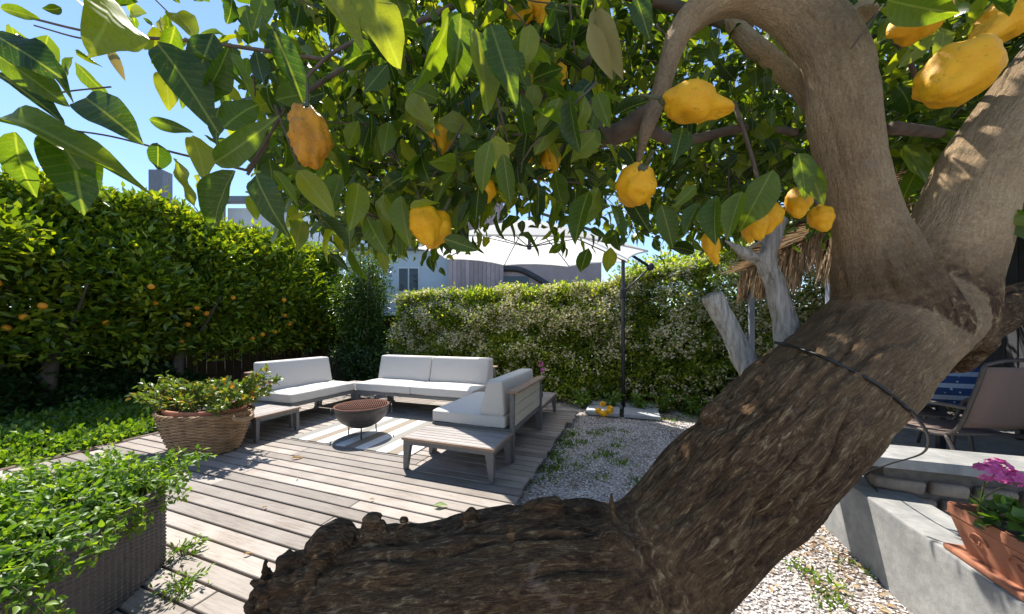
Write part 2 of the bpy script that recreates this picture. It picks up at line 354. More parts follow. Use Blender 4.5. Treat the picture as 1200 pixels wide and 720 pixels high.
def leaf_mix(w, ns=0): return [leaf_template(True, w*a, d, f, t, wv, sk, ns) for a, d, f, t, wv, sk in ((1, .20, .10, 0, .02, 0), (1.1, .45, .06, .5, .035, .05), (.85, .10, .17, -.4, .02, -.05), (1.15, .32, -.05, .3, .04, .03), (.75, .6, .12, -.7, .03, -.04))]
def norm(a): return a/np.maximum(np.linalg.norm(a, axis=1, keepdims=True), 1e-9)
def leaves_arrays(pos, axis, nrm, length, tmpl):
    V, Fa = tmpl; n = len(pos)
    if V.ndim == 2: V = V[None]
    X = norm(axis); Y = norm(np.cross(nrm, X)); Z = np.cross(X, Y)
    L = np.asarray(length).reshape(-1, 1, 1)
    W = (V[:, :, 0:1]*X[:, None, :]+V[:, :, 1:2]*Y[:, None, :]+V[:, :, 2:3]*Z[:, None, :])*L+pos[:, None, :]
    k = V.shape[1]; FF = (Fa[None]+(np.arange(n)*k)[:, None, None]).reshape(-1, Fa.shape[1])
    return W.reshape(-1, 3), FF
def leaf_cloud(name, pos, axis, nrm, length, mat_, parent=None, fine=False, w=.46, droop=.18, fold=.1, smooth=False):
    if fine == 'mix':
        tl = leaf_mix(w); tv = np.array([q[0] for q in tl])[rng.integers(0, len(tl), len(pos))]; tm = (tv, tl[0][1])
    else: tm = leaf_template(fine, w, droop, fold)
    V, Fa = leaves_arrays(pos, axis, nrm, length, tm)
    me = np_mesh(name, V, Fa, mat_)
    if fine: set_lc(me, leaf_template(True, w, droop, fold)[0], len(pos))
    o = link(name, me, None, parent, smooth); o['kind'] = 'stuff'; return o
def set_lc(me, tv, n):
    at = me.attributes.new('leaf_co', 'FLOAT_VECTOR', 'POINT'); at.data.foreach_set('vector', np.tile(tv, (n, 1)).astype(np.float32).ravel())
def clumps(centers, outward, per, spread, lmin, lmax, up=.35, jit=.75, droop_down=0.0):
    """leaf tufts round each centre: axis leaves the twig tip outwards"""
    n = len(centers); c = np.repeat(centers, per, 0); o = np.repeat(outward, per, 0)
    r = rng.normal(size=c.shape); ax = norm(norm(o)+jit*r+np.array([0, 0, up-droop_down]))
    pos = c+ax*rng.uniform(0, spread, (len(c), 1))*.5+rng.normal(size=c.shape)*spread*.35
    nr = norm(np.array([0, 0, 1.0])+.7*rng.normal(size=c.shape)+.5*norm(o))
    return pos, ax, nr, rng.uniform(lmin, lmax, len(c))
def vnoise(p, s, seed=0.0):
    return np.array([mnoise.noise(Vector((x[0]*s+seed, x[1]*s-seed, x[2]*s+seed*.3))) for x in p])

# ------------------------------------------------------------------ ground
gz = -.09
bm = bmesh.new(); bmesh.ops.create_grid(bm, x_segments=1, y_segments=1, size=600)
o = bm_obj('ground', bm, M['earth'], loc=(0, 0, -.14)); tag(o, kind='structure')
def sheet(name, poly, z, mat_):
    bm = bmesh.new(); bm.faces.new([bm.verts.new(UV(u, v, z)) for u, v in poly])
    bmesh.ops.recalc_face_normals(bm, faces=bm.faces[:]); o = bm_obj(name, bm, mat_); tag(o, kind='structure'); return o
gravel = sheet('gravel_yard', [(-.95, -3), (1.5, -3), (1.5, 3.6), (6, 3.6), (6, 7.2), (-3, 7.2), (-3, 5.5), (-.95, 5.5)], gz, M['gravel_bed'])
sheet('bounce_paving', [(-9, -9), (9, -9), (9, -3), (-9, -3)], gz+.004, M['paving'])  # unseen pale paving, added behind the camera to bounce light
nh = thing('bounce_facade', 'unseen cream house facade added behind the camera to bounce light onto the lemon tree', 'house', UV(-.5, -5.2, gz), RZ)  # facade added out of view, reflects sunlight onto trunk and limbs
box('wall', (0, -.15, 1.75), (11, .3, 3.5), M['white'], nh)
box('plinth', (0, .012, .12), (11, .06, .24), M['concrete'], nh)
for x_ in (-3.6, 3.4):
    f_ = box('window', (x_, .02, 1.55), (1.5, .06, 1.3), M['white'], nh)
    for q_ in (-.36, .36): box('pane', (x_+q_, .055, 1.55), (.62, .02, 1.12), M['glass'], f_)
d_ = box('door', (0, .02, 1.08), (1.1, .06, 2.1), M['greypost'], nh)
# loose pebbles standing proud of the bed
octV = np.array([[1, 0, 0], [-.9, .1, 0], [0, 1, .1], [0, -1, 0], [0, 0, .6], [.1, 0, -.5]])
octF = np.array([[0, 2, 4], [2, 1, 4], [1, 3, 4], [3, 0, 4], [2, 0, 5], [1, 2, 5], [3, 1, 5], [0, 3, 5]])
n = 26000
uu = rng.uniform(-.9, 1.45, n); vv = 1.0+4.9*rng.uniform(0, 1, n)**1.5; sz = rng.uniform(.006, .0125, n)*(1+.10*vv)
ang = rng.uniform(0, 6.28, n); ca, sa = np.cos(ang), np.sin(ang)
lv = octV[None]*np.stack([sz, sz*rng.uniform(.6, 1, n), sz*.75], 1)[:, None, :]
lv = np.stack([lv[..., 0]*ca[:, None]-lv[..., 1]*sa[:, None], lv[..., 0]*sa[:, None]+lv[..., 1]*ca[:, None], lv[..., 2]], 2)
base = np.stack([uu*CU+vv*SU, -uu*SU+vv*CU, np.full(n, gz)+sz*.25], 1)
V = (lv+base[:, None, :]).reshape(-1, 3); Fa = (octF[None]+(np.arange(n)*6)[:, None, None]).reshape(-1, 3)
o = link('gravel', np_mesh('gravel', V, Fa, M['pebble'])); tag(o, 'pale loose gravel between the deck and the concrete wall', 'gravel', kind='stuff')
# fallen dry leaves on the gravel
n = 620; uu = rng.uniform(-.85, 1.4, n); vv = rng.uniform(1.5, 6.6, n)
uu[:250] = rng.uniform(1.0, 1.42, 250); vv[:250] = rng.uniform(1.6, 3.4, 250); uu[250:450] = rng.uniform(-.9, .8, 200); vv[250:450] = rng.uniform(5.6, 6.7, 200)
pos = np.stack([uu*CU+vv*SU, -uu*SU+vv*CU, np.full(n, gz+.012)], 1); a = rng.uniform(0, 6.28, n)
ax = np.stack([np.cos(a), np.sin(a), rng.uniform(-.1, .25, n)], 1)
o = leaf_cloud('leaf_litter', pos, ax, np.array([[0, 0, 1.0]]).repeat(n, 0)+.3*rng.normal(size=(n, 3)), rng.uniform(.02, .055, n), M['dry_leaf'], None, True, .4, .15, .12)
tag(o, 'dry brown leaves and husks scattered over the gravel', 'leaf litter', kind='stuff')
# grass tufts and seedlings in the gravel
def grass(name, spots, label, per=26, hmin=.03, hmax=.08, mat_='cover_leaf'):
    c = np.array(spots); n = len(c)*per; p = np.repeat(c, per, 0)+np.c_[rng.normal(size=(n, 2))*.05, np.zeros(n)]
    ax = norm(np.c_[rng.normal(size=(n, 2))*.7, np.ones(n)]); nr = rng.normal(size=(n, 3))
    o = leaf_cloud(name, p, ax, nr, rng.uniform(hmin, hmax, n), M[mat_], None, False, .28, .2); return tag(o, label, 'grass')
sp = [UV(rnd.uniform(-.8, .1), rnd.uniform(3.3, 5.2), gz) for _ in range(34)]+[UV(rnd.uniform(-.84, -.7), rnd.uniform(2.9, 5.0), gz) for _ in range(18)]+[UV(rnd.uniform(-.5, 1.3), rnd.uniform(5.9, 6.7), gz) for _ in range(60)]+[UV(rnd.uniform(.9, 1.4), rnd.uniform(1.5, 3.3), gz) for _ in range(14)]
grass('grass_tufts', sp, 'short green weeds sprouting through the gravel', 22, .025, .06)

# ------------------------------------------------------------------ deck
deck = thing('timber_deck', 'weathered grey timber deck of narrow boards', 'deck', UV(0, 0, 0), RZ)
deck['kind'] = 'structure'; del deck['category']; del deck['label']
pitch = .1245; v = -.35; i = 0
plank_meshes = []
def plank(u0, u1, v0, wd, dz):
    L = u1-u0; bm = bmesh.new(); add_box(bm, (0, 0, 0), (L, wd, .028), .004, seg=1)
    o = bm_obj('plank', bm, M['deck'], deck, loc=((u0+u1)/2, v0+wd/2, -.014+dz), rot=(rnd.gauss(0, .004), 0, rnd.gauss(0, .0006)))
while v < 5.75:
    left = -5.92+rnd.uniform(-.05, .05)-(.1 if v > 2 else 0); right = -.87+rnd.uniform(-.015, .015)
    if v > 5.0: right = -.80+rnd.uniform(-.01, .01)
    wd = pitch-.0155+rnd.uniform(-.002, .002)
    cut = rnd.choice([None, -3.6, -2.1, -4.6, None]) 
    if v > 5.0: cut = -3.6
    if cut is None: plank(left, right, v, wd, rnd.uniform(-.002, .002))
    else:
        plank(left, cut-.003, v, wd, rnd.uniform(-.002, .002)); plank(cut+.003, right, v, wd, rnd.uniform(-.002, .002))
    v += pitch
for uj in (-5.6, -4.6, -3.6, -2.6, -1.6, -.98):
    box('joist', (uj, 2.7, -.085), (.05, 6.1, .10), M['fence'], deck)
# rug
rug = bmesh.new(); add_box(rug, (.93, .62, 0), (1.86, 1.24, .012), .004, seg=1)
rug = bm_obj('rug', rug, M['rug'], loc=UV(-4.15, 3.03, .0085), rot=(0, 0, RZ))
tag(rug, 'flat rug striped white and taupe lying on the deck', 'rug')

# ------------------------------------------------------------------ garden furniture
def leg(parent, x, y, h, sx, sy, top=.085, foot=.04, z0=0):
    """tapering frame leg: flush on its outer faces, widening inwards to the rail"""
    bm = bmesh.new(); vs = []
    for (wd, z) in ((foot, z0), (top, z0+h)):
        vs.append([bm.verts.new((x-sx*a*wd, y-sy*b*.042, z)) for a, b in ((0, 0), (1, 0), (1, 1), (0, 1))])
    for k in range(4): bm.faces.new((vs[0][k], vs[0][(k+1) % 4], vs[1][(k+1) % 4], vs[1][k]))
    bm.faces.new(vs[0]); bm.faces.new(vs[1]); bmesh.ops.recalc_face_normals(bm, faces=bm.faces[:])
    bm_obj('leg', bm, M['alu'], parent)
def base_frame(parent, w_, d_, ztop, rail=.05):
    bm = bmesh.new()
    add_box(bm, (w_/2, .021, ztop-rail/2), (w_, .042, rail), .003, seg=1); add_box(bm, (w_/2, d_-.021, ztop-rail/2), (w_, .042, rail), .003, seg=1)
    add_box(bm, (.021, d_/2, ztop-rail/2-.001), (.042, d_-.088, rail), .003, seg=1); add_box(bm, (w_-.021, d_/2, ztop-rail/2-.001), (.042, d_-.088, rail), .003, seg=1)
    add_box(bm, (w_/2, d_/2, ztop-rail/2-.002), (w_-.088, .03, rail*.8))
    bm_obj('frame', bm, M['alu'], parent)
    for x, sx in ((0, -1), (w_, 1)):
        for y, sy in ((0, -1), (d_, 1)): leg(parent, x-sx*.002, y-sy*.002, ztop-rail+.004, sx, sy)
def slat_table(label, u, v, w_, d_, h=.325, along='u', n=7):
    t_ = thing('slat_table', label, 'table', UV(u, v, .002), RZ, 'slatted low tables of the seating set')
    base_frame(t_, w_, d_, h-.024, .045)
    if along == 'u':
        wd = (d_-.012)/n
        for k in range(n): box('slat', (w_/2, .006+wd*(k+.5), h-.011), (w_, wd-.007, .022), M['teak_edge'] if k in (0, n-1) and False else M['teak'], t_, .003, seg=1)
    else:
        wd = (w_-.012)/n
        for k in range(n): 
            box('slat', (.006+wd*(k+.5), d_/2, h-.011), (wd-.007, d_, .022), M['teak'], t_, .003, seg=1)
    bm = bmesh.new()
    for c_, s_ in (((w_/2, -.006, h-.013), (w_+.028, .012, .026)), ((w_/2, d_+.006, h-.013), (w_+.028, .012, .026)), ((-.007, d_/2, h-.013), (.012, d_, .026)), ((w_+.007, d_/2, h-.013), (.012, d_, .026))): add_box(bm, c_, s_, .002, seg=1)
    bm_obj('edge_trim', bm, M['teak_edge'], t_)
    return t_
def cushion(name, parent, c, s, bev=.035, taper=None, puff=.012, seed=0):
    bm = bmesh.new(); nx, ny, nz = 14, 10, 5
    g = bmesh.ops.create_cube(bm, size=1.0); bmesh.ops.scale(bm, vec=s, verts=g['verts'])
    bmesh.ops.bevel(bm, geom=bm.edges[:], offset=bev, segments=4, affect='EDGES', profile=.55)
    bmesh.ops.subdivide_edges(bm, edges=[e for e in bm.edges if e.calc_length() > .15], cuts=7, use_grid_fill=True)
    for v_ in bm.verts:
        x, y, z = v_.co.x/s[0]*2, v_.co.y/s[1]*2, v_.co.z/s[2]*2
        big = (1-abs(x)**3)*(1-abs(y)**3) if s[2] < s[1] else (1-abs(x)**3)*(1-abs(z)**3)
        nz_ = mnoise.noise(v_.co*4.0+Vector((seed*3.1, 0, 0)))*.009+mnoise.noise(v_.co*11.0+Vector((0, seed*3.1, 0)))*.004
        if s[2] <= s[1]: v_.co.z += math.copysign(1, z)*puff*big*(1 if abs(z) > .5 else 0)+nz_*(1 if abs(z) > .5 else .4)
        else: v_.co.y += math.copysign(1, y)*puff*big*(1 if abs(y) > .4 else 0)+nz_
        if taper:                               # profile: deep at the bottom, slim and leaning at the top
            f_ = (z+1)/2; v_.co.y = v_.co.y*(1-f_*taper[0])+taper[1]*f_
    o = bm_obj(name, bm, M['fabric'], parent, True, loc=c)
    if taper is None:
        q = []; r_ = bev; hx, hy = s[0]/2-.004, s[1]/2-.004
        for cx, cy, a0 in ((1, 1, 0), (-1, 1, 90), (-1, -1, 180), (1, -1, 270)):
            for k in range(5): a = math.radians(a0+22.5*k); q.append((cx*(hx-r_)+r_*math.cos(a), cy*(hy-r_)+r_*math.sin(a)))
        q.append(q[0])
        for zz in (s[2]/2-bev*.55, -s[2]/2+bev*.55):
            bm = bmesh.new(); add_tube(bm, [(x, y, zz) for x, y in q], .0055, 6, False); bm_obj('piping', bm, M['fabric'], o, True)
    return o
def sofa(label, u, v, w_, d_, rz, seats, backz, back_len=None, zf=.35, panels=True, rail_ext=(.0, .0), ncush=1):
    """local x along the sofa, y from its front to its back"""
    s_ = thing('outdoor_sofa', label, 'sofa', UV(u, v, .002), RZ+rz, 'sofas of the seating set')
    base_frame(s_, w_, d_, zf, .055)
    x0 = .0; sw = w_/seats
    box('seat_panel', (w_/2, d_/2, zf-.012), (w_-.09, d_-.09, .012), M['alu'], s_)
    for k in range(seats): cushion('seat_cushion', s_, (sw*(k+.5), (d_-.07)/2-.005, zf+.068), (sw-.006, d_-.07, .136), .03, None, .012, seed=k+u)
    hb = backz-(zf+.13)
    for k in range(ncush): 
        bw = w_/ncush; cushion('back_cushion', s_, (bw*(k+.5), d_-.24, zf+.13+hb/2), (bw-.012, .30, hb), .035, (.40, .045), .02, seed=k*2+v)
    # back frame: posts, teak rail and cream boards
    for x in (.03, w_-.03):
        bm = bmesh.new(); add_box(bm, (x, d_+.002, .37), (.045, .05, .736), .004, seg=1); bm_obj('back_post', bm, M['alu'], s_)
    zb = zf+.005
    for k in range(3): box('back_board', (w_/2, d_-.004, zb+.058+k*.118), (w_-.108, .018, .112), M['cream_slat'], s_, .004, seg=1)
    box('top_rail', (w_/2, d_+.018, .752), (w_+.03, .115, .026), M['teak_edge'], s_, .005, seg=1)
    return s_
# left sofa: faces +u, so its front lies along v
sofa('light grey sofa with one long back cushion beside the orange trees', -4.58, 3.355, 1.20, .93, math.pi/2, 1, .925)
# sofa facing the camera: front along u, back towards the jasmine
sofa('light grey two-cushion sofa with its back to the jasmine hedge', -4.55, 4.50, 2.32, .93, 0, 2, .925, ncush=2)
# right sofa faces -u
sofa('light grey sofa under the parasol showing its cream boarded back', -2.15, 4.50, 1.235, .985, -math.pi/2, 1, .865)
slat_table('low slatted table at the end of the sofa beside the wicker basket', -5.36, 2.765, .97, .575, along='v', n=8)
slat_table('low slatted table on the sunny deck before the parasol sofa', -2.155, 2.75, 1.0, .50, n=7)
slat_table('low slatted corner table between the two sofas by the orange trees', -5.55, 4.60, .96, .86, n=8)
slat_table('low slatted corner table by the gravel behind the parasol sofa', -2.16, 4.56, 1.0, 1.02, n=9)
# pink flower in a jar on the far corner table
fl = thing('flower_vase', 'small vase with a pink flower on the corner table behind the parasol sofa', 'vase', UV(-1.30, 5.0, .327), 0)
bm = bmesh.new(); add_lathe(bm, [(.03, 0), (.045, .03), (.05, .08), (.035, .14), (.028, .17), (.03, .19), (.022, .19), (.02, .16)], 16); bm_obj('vase', bm, M['glass'], fl, True)
tube('flower_stem', [(0, 0, .02), (.005, .01, .25), (.02, 0, .52)], .004, M['stem'], fl, 5)
def flower_head(parent, c, r, n, mat_='pink', name='flower_head', seed=1, size=.028):
    g = np.random.default_rng(seed); m = n//4; d = norm(g.normal(size=(m, 3))+np.array([0, -.2, .5])); c0 = np.array(c)+d*r*g.uniform(.75, 1.1, (m, 1))
    t1 = norm(np.cross(d, g.normal(size=(m, 3)))); t2 = np.cross(d, t1); pos, ax, nn = [], [], []
    for k in range(5):
        a = k*2*math.pi/5; q = t1*math.cos(a)+t2*math.sin(a); pos.append(c0); ax.append(q+.35*d); nn.append(d+.15*g.normal(size=(m, 3)))
    pos, ax, nn = np.concatenate(pos), np.concatenate(ax), np.concatenate(nn)
    V, Fa = leaves_arrays(pos, norm(ax), nn, g.uniform(.8, 1.15, len(pos))*size*.62, leaf_template(True, .8, .2, .05))
    o = link(name, np_mesh(name, V, Fa, M[mat_]), None, parent); return o
flower_head(fl, (.01, 0, .55), .045, 60, seed=4); flower_head(fl, (.05, 0, .46), .04, 50, seed=5)

# fire bowl
fb = thing('fire_bowl', 'round rusty fire bowl with a grill grate standing on the striped rug', 'fire bowl', (-2.01, 4.35, .0155), .3)
bm = bmesh.new(); R_ = .335
prof = [(.03, .10)]+[(R_*math.sin(a), .385-(.285)*math.cos(a)) for a in [k*math.pi/2/10 for k in range(1, 11)]]+[(R_+.012, .387), (R_+.012, .395), (R_-.012, .395)]+[((R_-.014)*math.sin(a), .385-.268*math.cos(a)) for a in [k*math.pi/2/10 for k in range(10, 0, -1)]]
add_lathe(bm, prof, 40); bm_obj('bowl', bm, M['iron'], fb, True)
for k in range(3):
    a = k*2.094+.6
    tube('leg', [(.19*math.cos(a), .19*math.sin(a), .16), (.2*math.cos(a), .2*math.sin(a), .003)], .009, M['dark_metal'], fb, 6)
grate = bmesh.new()
for k in range(-12, 13):
    x = k*.0262; L = math.sqrt(max(.328**2-x*x, 0)); add_tube(grate, [(x, -L, .398), (x, L, .398)], .0042, 5)
for k in range(-2, 3):
    x = k*.12; L = math.sqrt(.328**2-x*x); add_tube(grate, [(-L, x, .391), (L, x, .391)], .004, 5)
ring = [(.333*math.cos(a), .333*math.sin(a), .398) for a in [k*math.pi*2/48 for k in range(49)]]
add_tube(grate, ring, .008, 6, False); bm_obj('grate', grate, M['rust'], fb, True)
for s in (-1, 1):
    aa = .1 if s > 0 else math.pi+.1
    cx, cy = (R_+.02)*math.cos(aa), (R_+.02)*math.sin(aa); tx, ty = -math.sin(aa), math.cos(aa)
    hp = [(cx+tx*.055*math.cos(k*math.pi/8)+math.cos(aa)*.012, cy+ty*.055*math.cos(k*math.pi/8)+math.sin(aa)*.012, .33+.055*math.sin(k*math.pi/8)) for k in range(17)]
    tube('ring_handle', hp, .007, M['iron'], fb, 6)

# ------------------------------------------------------------------ cantilever parasol
um = thing('cantilever_parasol', 'off-white octagonal cantilever parasol on a dark side pole', 'parasol', (2.09, 6.10, gz))
uc = Vector((.30, 5.63, 3.317)); UR, ph, drop, ty = 1.92, -.536, .59, .106
def ucorner(k, f_=1.0):
    a = ph+k*math.pi/4; x, y = UR*f_*math.cos(a), UR*f_*math.sin(a)
    sag = drop*(f_**1.25)
    return uc+Vector((x, y, -sag-.036*x+ty*y))
off = um.location
bm = bmesh.new(); NR = 6; cen = bm.verts.new(uc-off); rings = []
for j in range(1, NR+1):
    f_ = j/NR; rr = []
    for k in range(8):
        a_, b_ = ucorner(k, f_), ucorner(k+1, f_)
        for s in range(4):
            p = a_.lerp(b_, s/4); dipp = 4*(s/4)*(1-s/4); p.z += .03*dipp*f_; ctr = uc.lerp(p, 1-.035*dipp*f_); ctr.z = p.z
            rr.append(bm.verts.new(ctr-off))
    rings.append(rr)
n = 32
for k in range(n): bm.faces.new((cen, rings[0][k], rings[0][(k+1) % n]))
for a_, b_ in zip(rings, rings[1:]):
    for k in range(n): bm.faces.new((a_[k], b_[k], b_[(k+1) % n], a_[(k+1) % n]))
# short hem that hangs from the edge
low = [bm.verts.new(v_.co+Vector((0, 0, -.025))) for v_ in rings[-1]]
for k in range(n): bm.faces.new((rings[-1][k], low[k], low[(k+1) % n], rings[-1][(k+1) % n]))
cn = bm_obj('canopy', bm, M['canopy'], um, False)
hub = uc+Vector((0, 0, -.46))-off
for k in range(8):
    pts = [ucorner(k, f_)-off+Vector((0, 0, -.016)) for f_ in (.03, .25, .5, .75, 1.0)]
    rb = tube('rib', pts, .011, M['dark_metal'], um, 6)
    tube('strut', [hub, ucorner(k, .46)-off+Vector((0, 0, -.02))], .009, M['dark_metal'], um, 6)
bm = bmesh.new(); add_lathe(bm, [(.028, -.04), (.04, -.03), (.04, .03), (.028, .05), (.022, .48)], 14); bm_obj('hub', bm, M['dark_metal'], um, True, loc=hub)
tube('pole', [(0, 0, .03), (0, 0, 2.84)], .034, M['dark_metal'], um, 14)
piv = P(762, 313, 6.12)-off; top = uc-off+Vector((0, 0, .20))
tube('boom', [piv, piv.lerp(top, .5)+Vector((0, 0, .16)), top], .026, M['dark_metal'], um, 10)
tube('hanger', [top, uc-off+Vector((0, 0, -.02))], .02, M['dark_metal'], um, 10)
tube('brace', [(0, 0, 2.20), piv], .017, M['dark_metal'], um, 8)
bm = bmesh.new(); add_box(bm, (0, 0, 2.20), (.10, .09, .16), .015); bm_obj('crank_box', bm, M['dark_metal'], um)
bm = bmesh.new(); bmesh.ops.create_uvsphere(bm, u_segments=14, v_segments=8, radius=.075); bm_obj('pivot_joint', bm, M['dark_metal'], um, True, loc=piv)
tube('crank_handle', [(0, -.05, 2.20), (-.02, -.12, 2.18), (-.10, -.12, 2.08), (-.10, -.18, 2.08)], .008, M['dark_metal'], um, 6)
bm = bmesh.new(); add_box(bm, (0, 0, .018), (1.05, .07, .02)); add_box(bm, (0, 0, .0185), (.07, 1.05, .021)); bm_obj('cross_foot', bm, M['dark_metal'], um).rotation_euler = (0, 0, RZ)
slab_pos = [(-.62, -.66, 'pale concrete slab weighing down the parasol foot, carrying fallen lemons'), (.02, -.64, 'pale concrete slab on the parasol foot nearest the leaning trunk'), (-.58, -.04, 'pale concrete slab on the parasol foot behind the fallen lemons'), (.04, -.03, 'pale concrete slab on the parasol foot under the jasmine')]
c_uv = (2.09*CU-6.10*SU, 2.09*SU+6.10*CU)
for du, dv_, lab in slab_pos:
    bm = bmesh.new(); add_box(bm, (.285, .27, .03), (.57, .54, .06), .006, seg=1)
    o = bm_obj('weight_slab', bm, M['paving'], loc=UV(c_uv[0]+du, c_uv[1]+dv_, gz+.03), rot=(0, 0, RZ+rnd.uniform(-.02, .02))); tag(o, lab, 'slab', 'slabs on the parasol foot')

# ------------------------------------------------------------------ fruit meshes
def fruit_mesh(name, mat_, nipple=.22, rough=.05, seed=0, n=20):
    bm = bmesh.new(); bmesh.ops.create_uvsphere(bm, u_segments=n, v_segments=max(12, int(n*.75)), radius=.5)
    for v_ in bm.verts:
        z = v_.co.z*2; d = mnoise.noise(v_.co*4+Vector((seed*5, 0, 0)))*rough+mnoise.noise(v_.co*10+Vector((0, seed*5, 0)))*rough*.4
        v_.co *= 1+d
        if z < -.72: v_.co.z -= nipple*((-z-.72)/.28)**1.3
        if z > .8: v_.co.z += .06*((z-.8)/.2)
    me = bpy.data.meshes.new(name); bm.to_mesh(me); bm.free(); me.materials.append(mat_)
    me.polygons.foreach_set('use_smooth', [True]*len(me.polygons)); return me
LEM = [fruit_mesh('lemon', M['lemon'], .16, .15, 1, 36), fruit_mesh('lemon', M['lemon'], .30, .18, 2, 36), fruit_mesh('lemon', M['lemon_spot'], .08, .30, 3, 36)]
ORG = fruit_mesh('orange', M['orange'], 0, .02, 5, 12)
# fallen lemons on the slab
for k, (px, py) in enumerate([(703, 482.6), (709, 486), (716, 483.5), (708.5, 478.5), (717, 479.5)]):
    g_ = G(px-2, py+2.5, gz+.09)
    o = link('fallen_lemon', LEM[k % 2], None, None, loc=g_+Vector((0, 0, .05 if k != 3 else .11)), rot=(1.4+.3*k, .3*k, k*1.1), scale=(.10, .10, .115))
    tag(o, 'yellow fallen lemon in the heap on the parasol slab', 'lemon', 'heap of fallen lemons')

# ------------------------------------------------------------------ wicker basket with terracotta pot
bk = thing('wicker_basket', 'brown oval wicker basket holding a terracotta pot with leafy plants', 'basket', UV(-4.72, 2.42, .002), RZ+.12)
bm = bmesh.new(); NS = 30; rows = 24
def bk_r(f_): return (.37+.17*f_**.8, .245+.115*f_**.8)
for j in range(rows):
    f_ = (j+.5)/rows; a_, b_ = bk_r(f_); z = .012+.44*f_; pts = []
    for k in range(NS*3+1):
        an = k*2*math.pi/(NS*3); wv = .010*math.cos(an*NS/2+(j % 2)*math.pi); zz = z+.006*mnoise.noise(Vector((an*2, j*1.7, 0)))
        pts.append(((a_+wv)*math.cos(an), (b_+wv)*math.sin(an), zz))
    add_tube(bm, pts, .0098, 5, False)
bm_obj('weave', bm, M['wicker'], bk, True)
bm = bmesh.new()
for k in range(NS):
    an = k*2*math.pi/NS
    add_tube(bm, [((bk_r(f_)[0]-.004)*math.cos(an), (bk_r(f_)[1]-.004)*math.sin(an), .44*f_) for f_ in (0, .25, .5, .75, 1.03)], .007, 5)
bm_obj('stakes', bm, M['wicker'], bk, True)
bm = bmesh.new(); a_, b_ = bk_r(1.02)
for q in range(3):
    add_tube(bm, [((a_+.012*math.cos(an*14+q*2.09))*math.cos(an), (b_+.012*math.cos(an*14+q*2.09))*math.sin(an), .462+.012*math.sin(an*14+q*2.09)) for an in [k*2*math.pi/140 for k in range(141)]], .010, 5, False)
bm_obj('rim', bm, M['wicker'], bk, True)
for s in (-1, 1):
    hp = [(s*(a_+.005+.05*math.sin(math.pi*k/10)), .11*math.cos(math.pi*k/10), .45-.05*math.sin(math.pi*k/10)) for k in range(11)]
    bm = bmesh.new(); add_tube(bm, hp, .017, 7); add_tube(bm, [(x+.01, y, z-.02) for x, y, z in hp], .014, 7); bm_obj('handle', bm, M['wicker'], bk, True)
bm = bmesh.new(); add_lathe(bm, [(.9, .10), (.98, .46), (1.03, .462), (1.04, .515), (.96, .517), (.93, .44)], 40, .465, .30); pot = bm_obj('pot', bm, M['terra'], bk, True)
bm = bmesh.new(); add_lathe(bm, [(.94, .45), (.6, .47), (.05, .48)], 32, .465, .30, False, True); bm_obj('soil', bm, M['soil'], pot)
def bush(parent, stems, stem_r, leafmat, lmin, lmax, per, name='foliage', wdt=.5, seed=0, step=.05, jit=.9, spread=.05):
    """stems: list of point lists; leaves grow in tufts along the outer part of each stem"""
    bm = bmesh.new(); cs = []; os_ = []
    for pts in stems:
        sp_ = [Vector(p) for p in spline(pts, 5)]; add_tube(bm, sp_, [stem_r*(1-.7*i/len(sp_)) for i in range(len(sp_))], 5)
        acc = 0
        for i in range(1, len(sp_)):
            acc += (sp_[i]-sp_[i-1]).length
            if acc > step and i > len(sp_)*.25: cs.append(sp_[i]); os_.append((sp_[i]-sp_[i-1]).normalized()); acc = 0
        cs.append(sp_[-1]); os_.append((sp_[-1]-sp_[-2]).normalized())
    bm_obj('stems', bm, M['stem'] if stem_r < .012 else M['twig'], parent, True)
    p_, a_, n_, l_ = clumps(np.array(cs), np.array(os_), per, spread, lmin, lmax, .2, jit)
    return leaf_cloud(name, p_, a_, n_, l_, leafmat, parent, True, wdt, .2, .12)
stems = []
for k in range(64):
    a = rnd.uniform(0, 6.28); rr = math.sqrt(rnd.uniform(0, 1)); x, y = .42*rr*math.cos(a), .25*rr*math.sin(a)
    ox, oy = .42*rr*math.cos(a)+rnd.gauss(0, .1), .25*rr*math.sin(a)+rnd.gauss(0, .08); h = rnd.uniform(.14, .34)*(1-.25*rr)
    stems.append([(x, y, .46), (x+ox*.35, y+oy*.35, .46+h*.6), (x+ox*.75, y+oy*.75, .46+h)])
for dx, dy, h in ((-.82, -.1, .28), (-.75, .05, .36), (-.9, -.02, .17), (.62, .22, .44), (.66, .12, .36), (.72, .25, .34), (.60, -.1, .30), (.55, .15, .40), (.68, .0, .16)):
    stems.append([(dx*.4, dy*.4, .46), (dx*.65, dy*.7, .5+h*.6), (dx, dy, .46+h)])
bush(bk, stems, .006, M['pot_leaf'], .045, .075, 7, wdt=.5, step=.045)

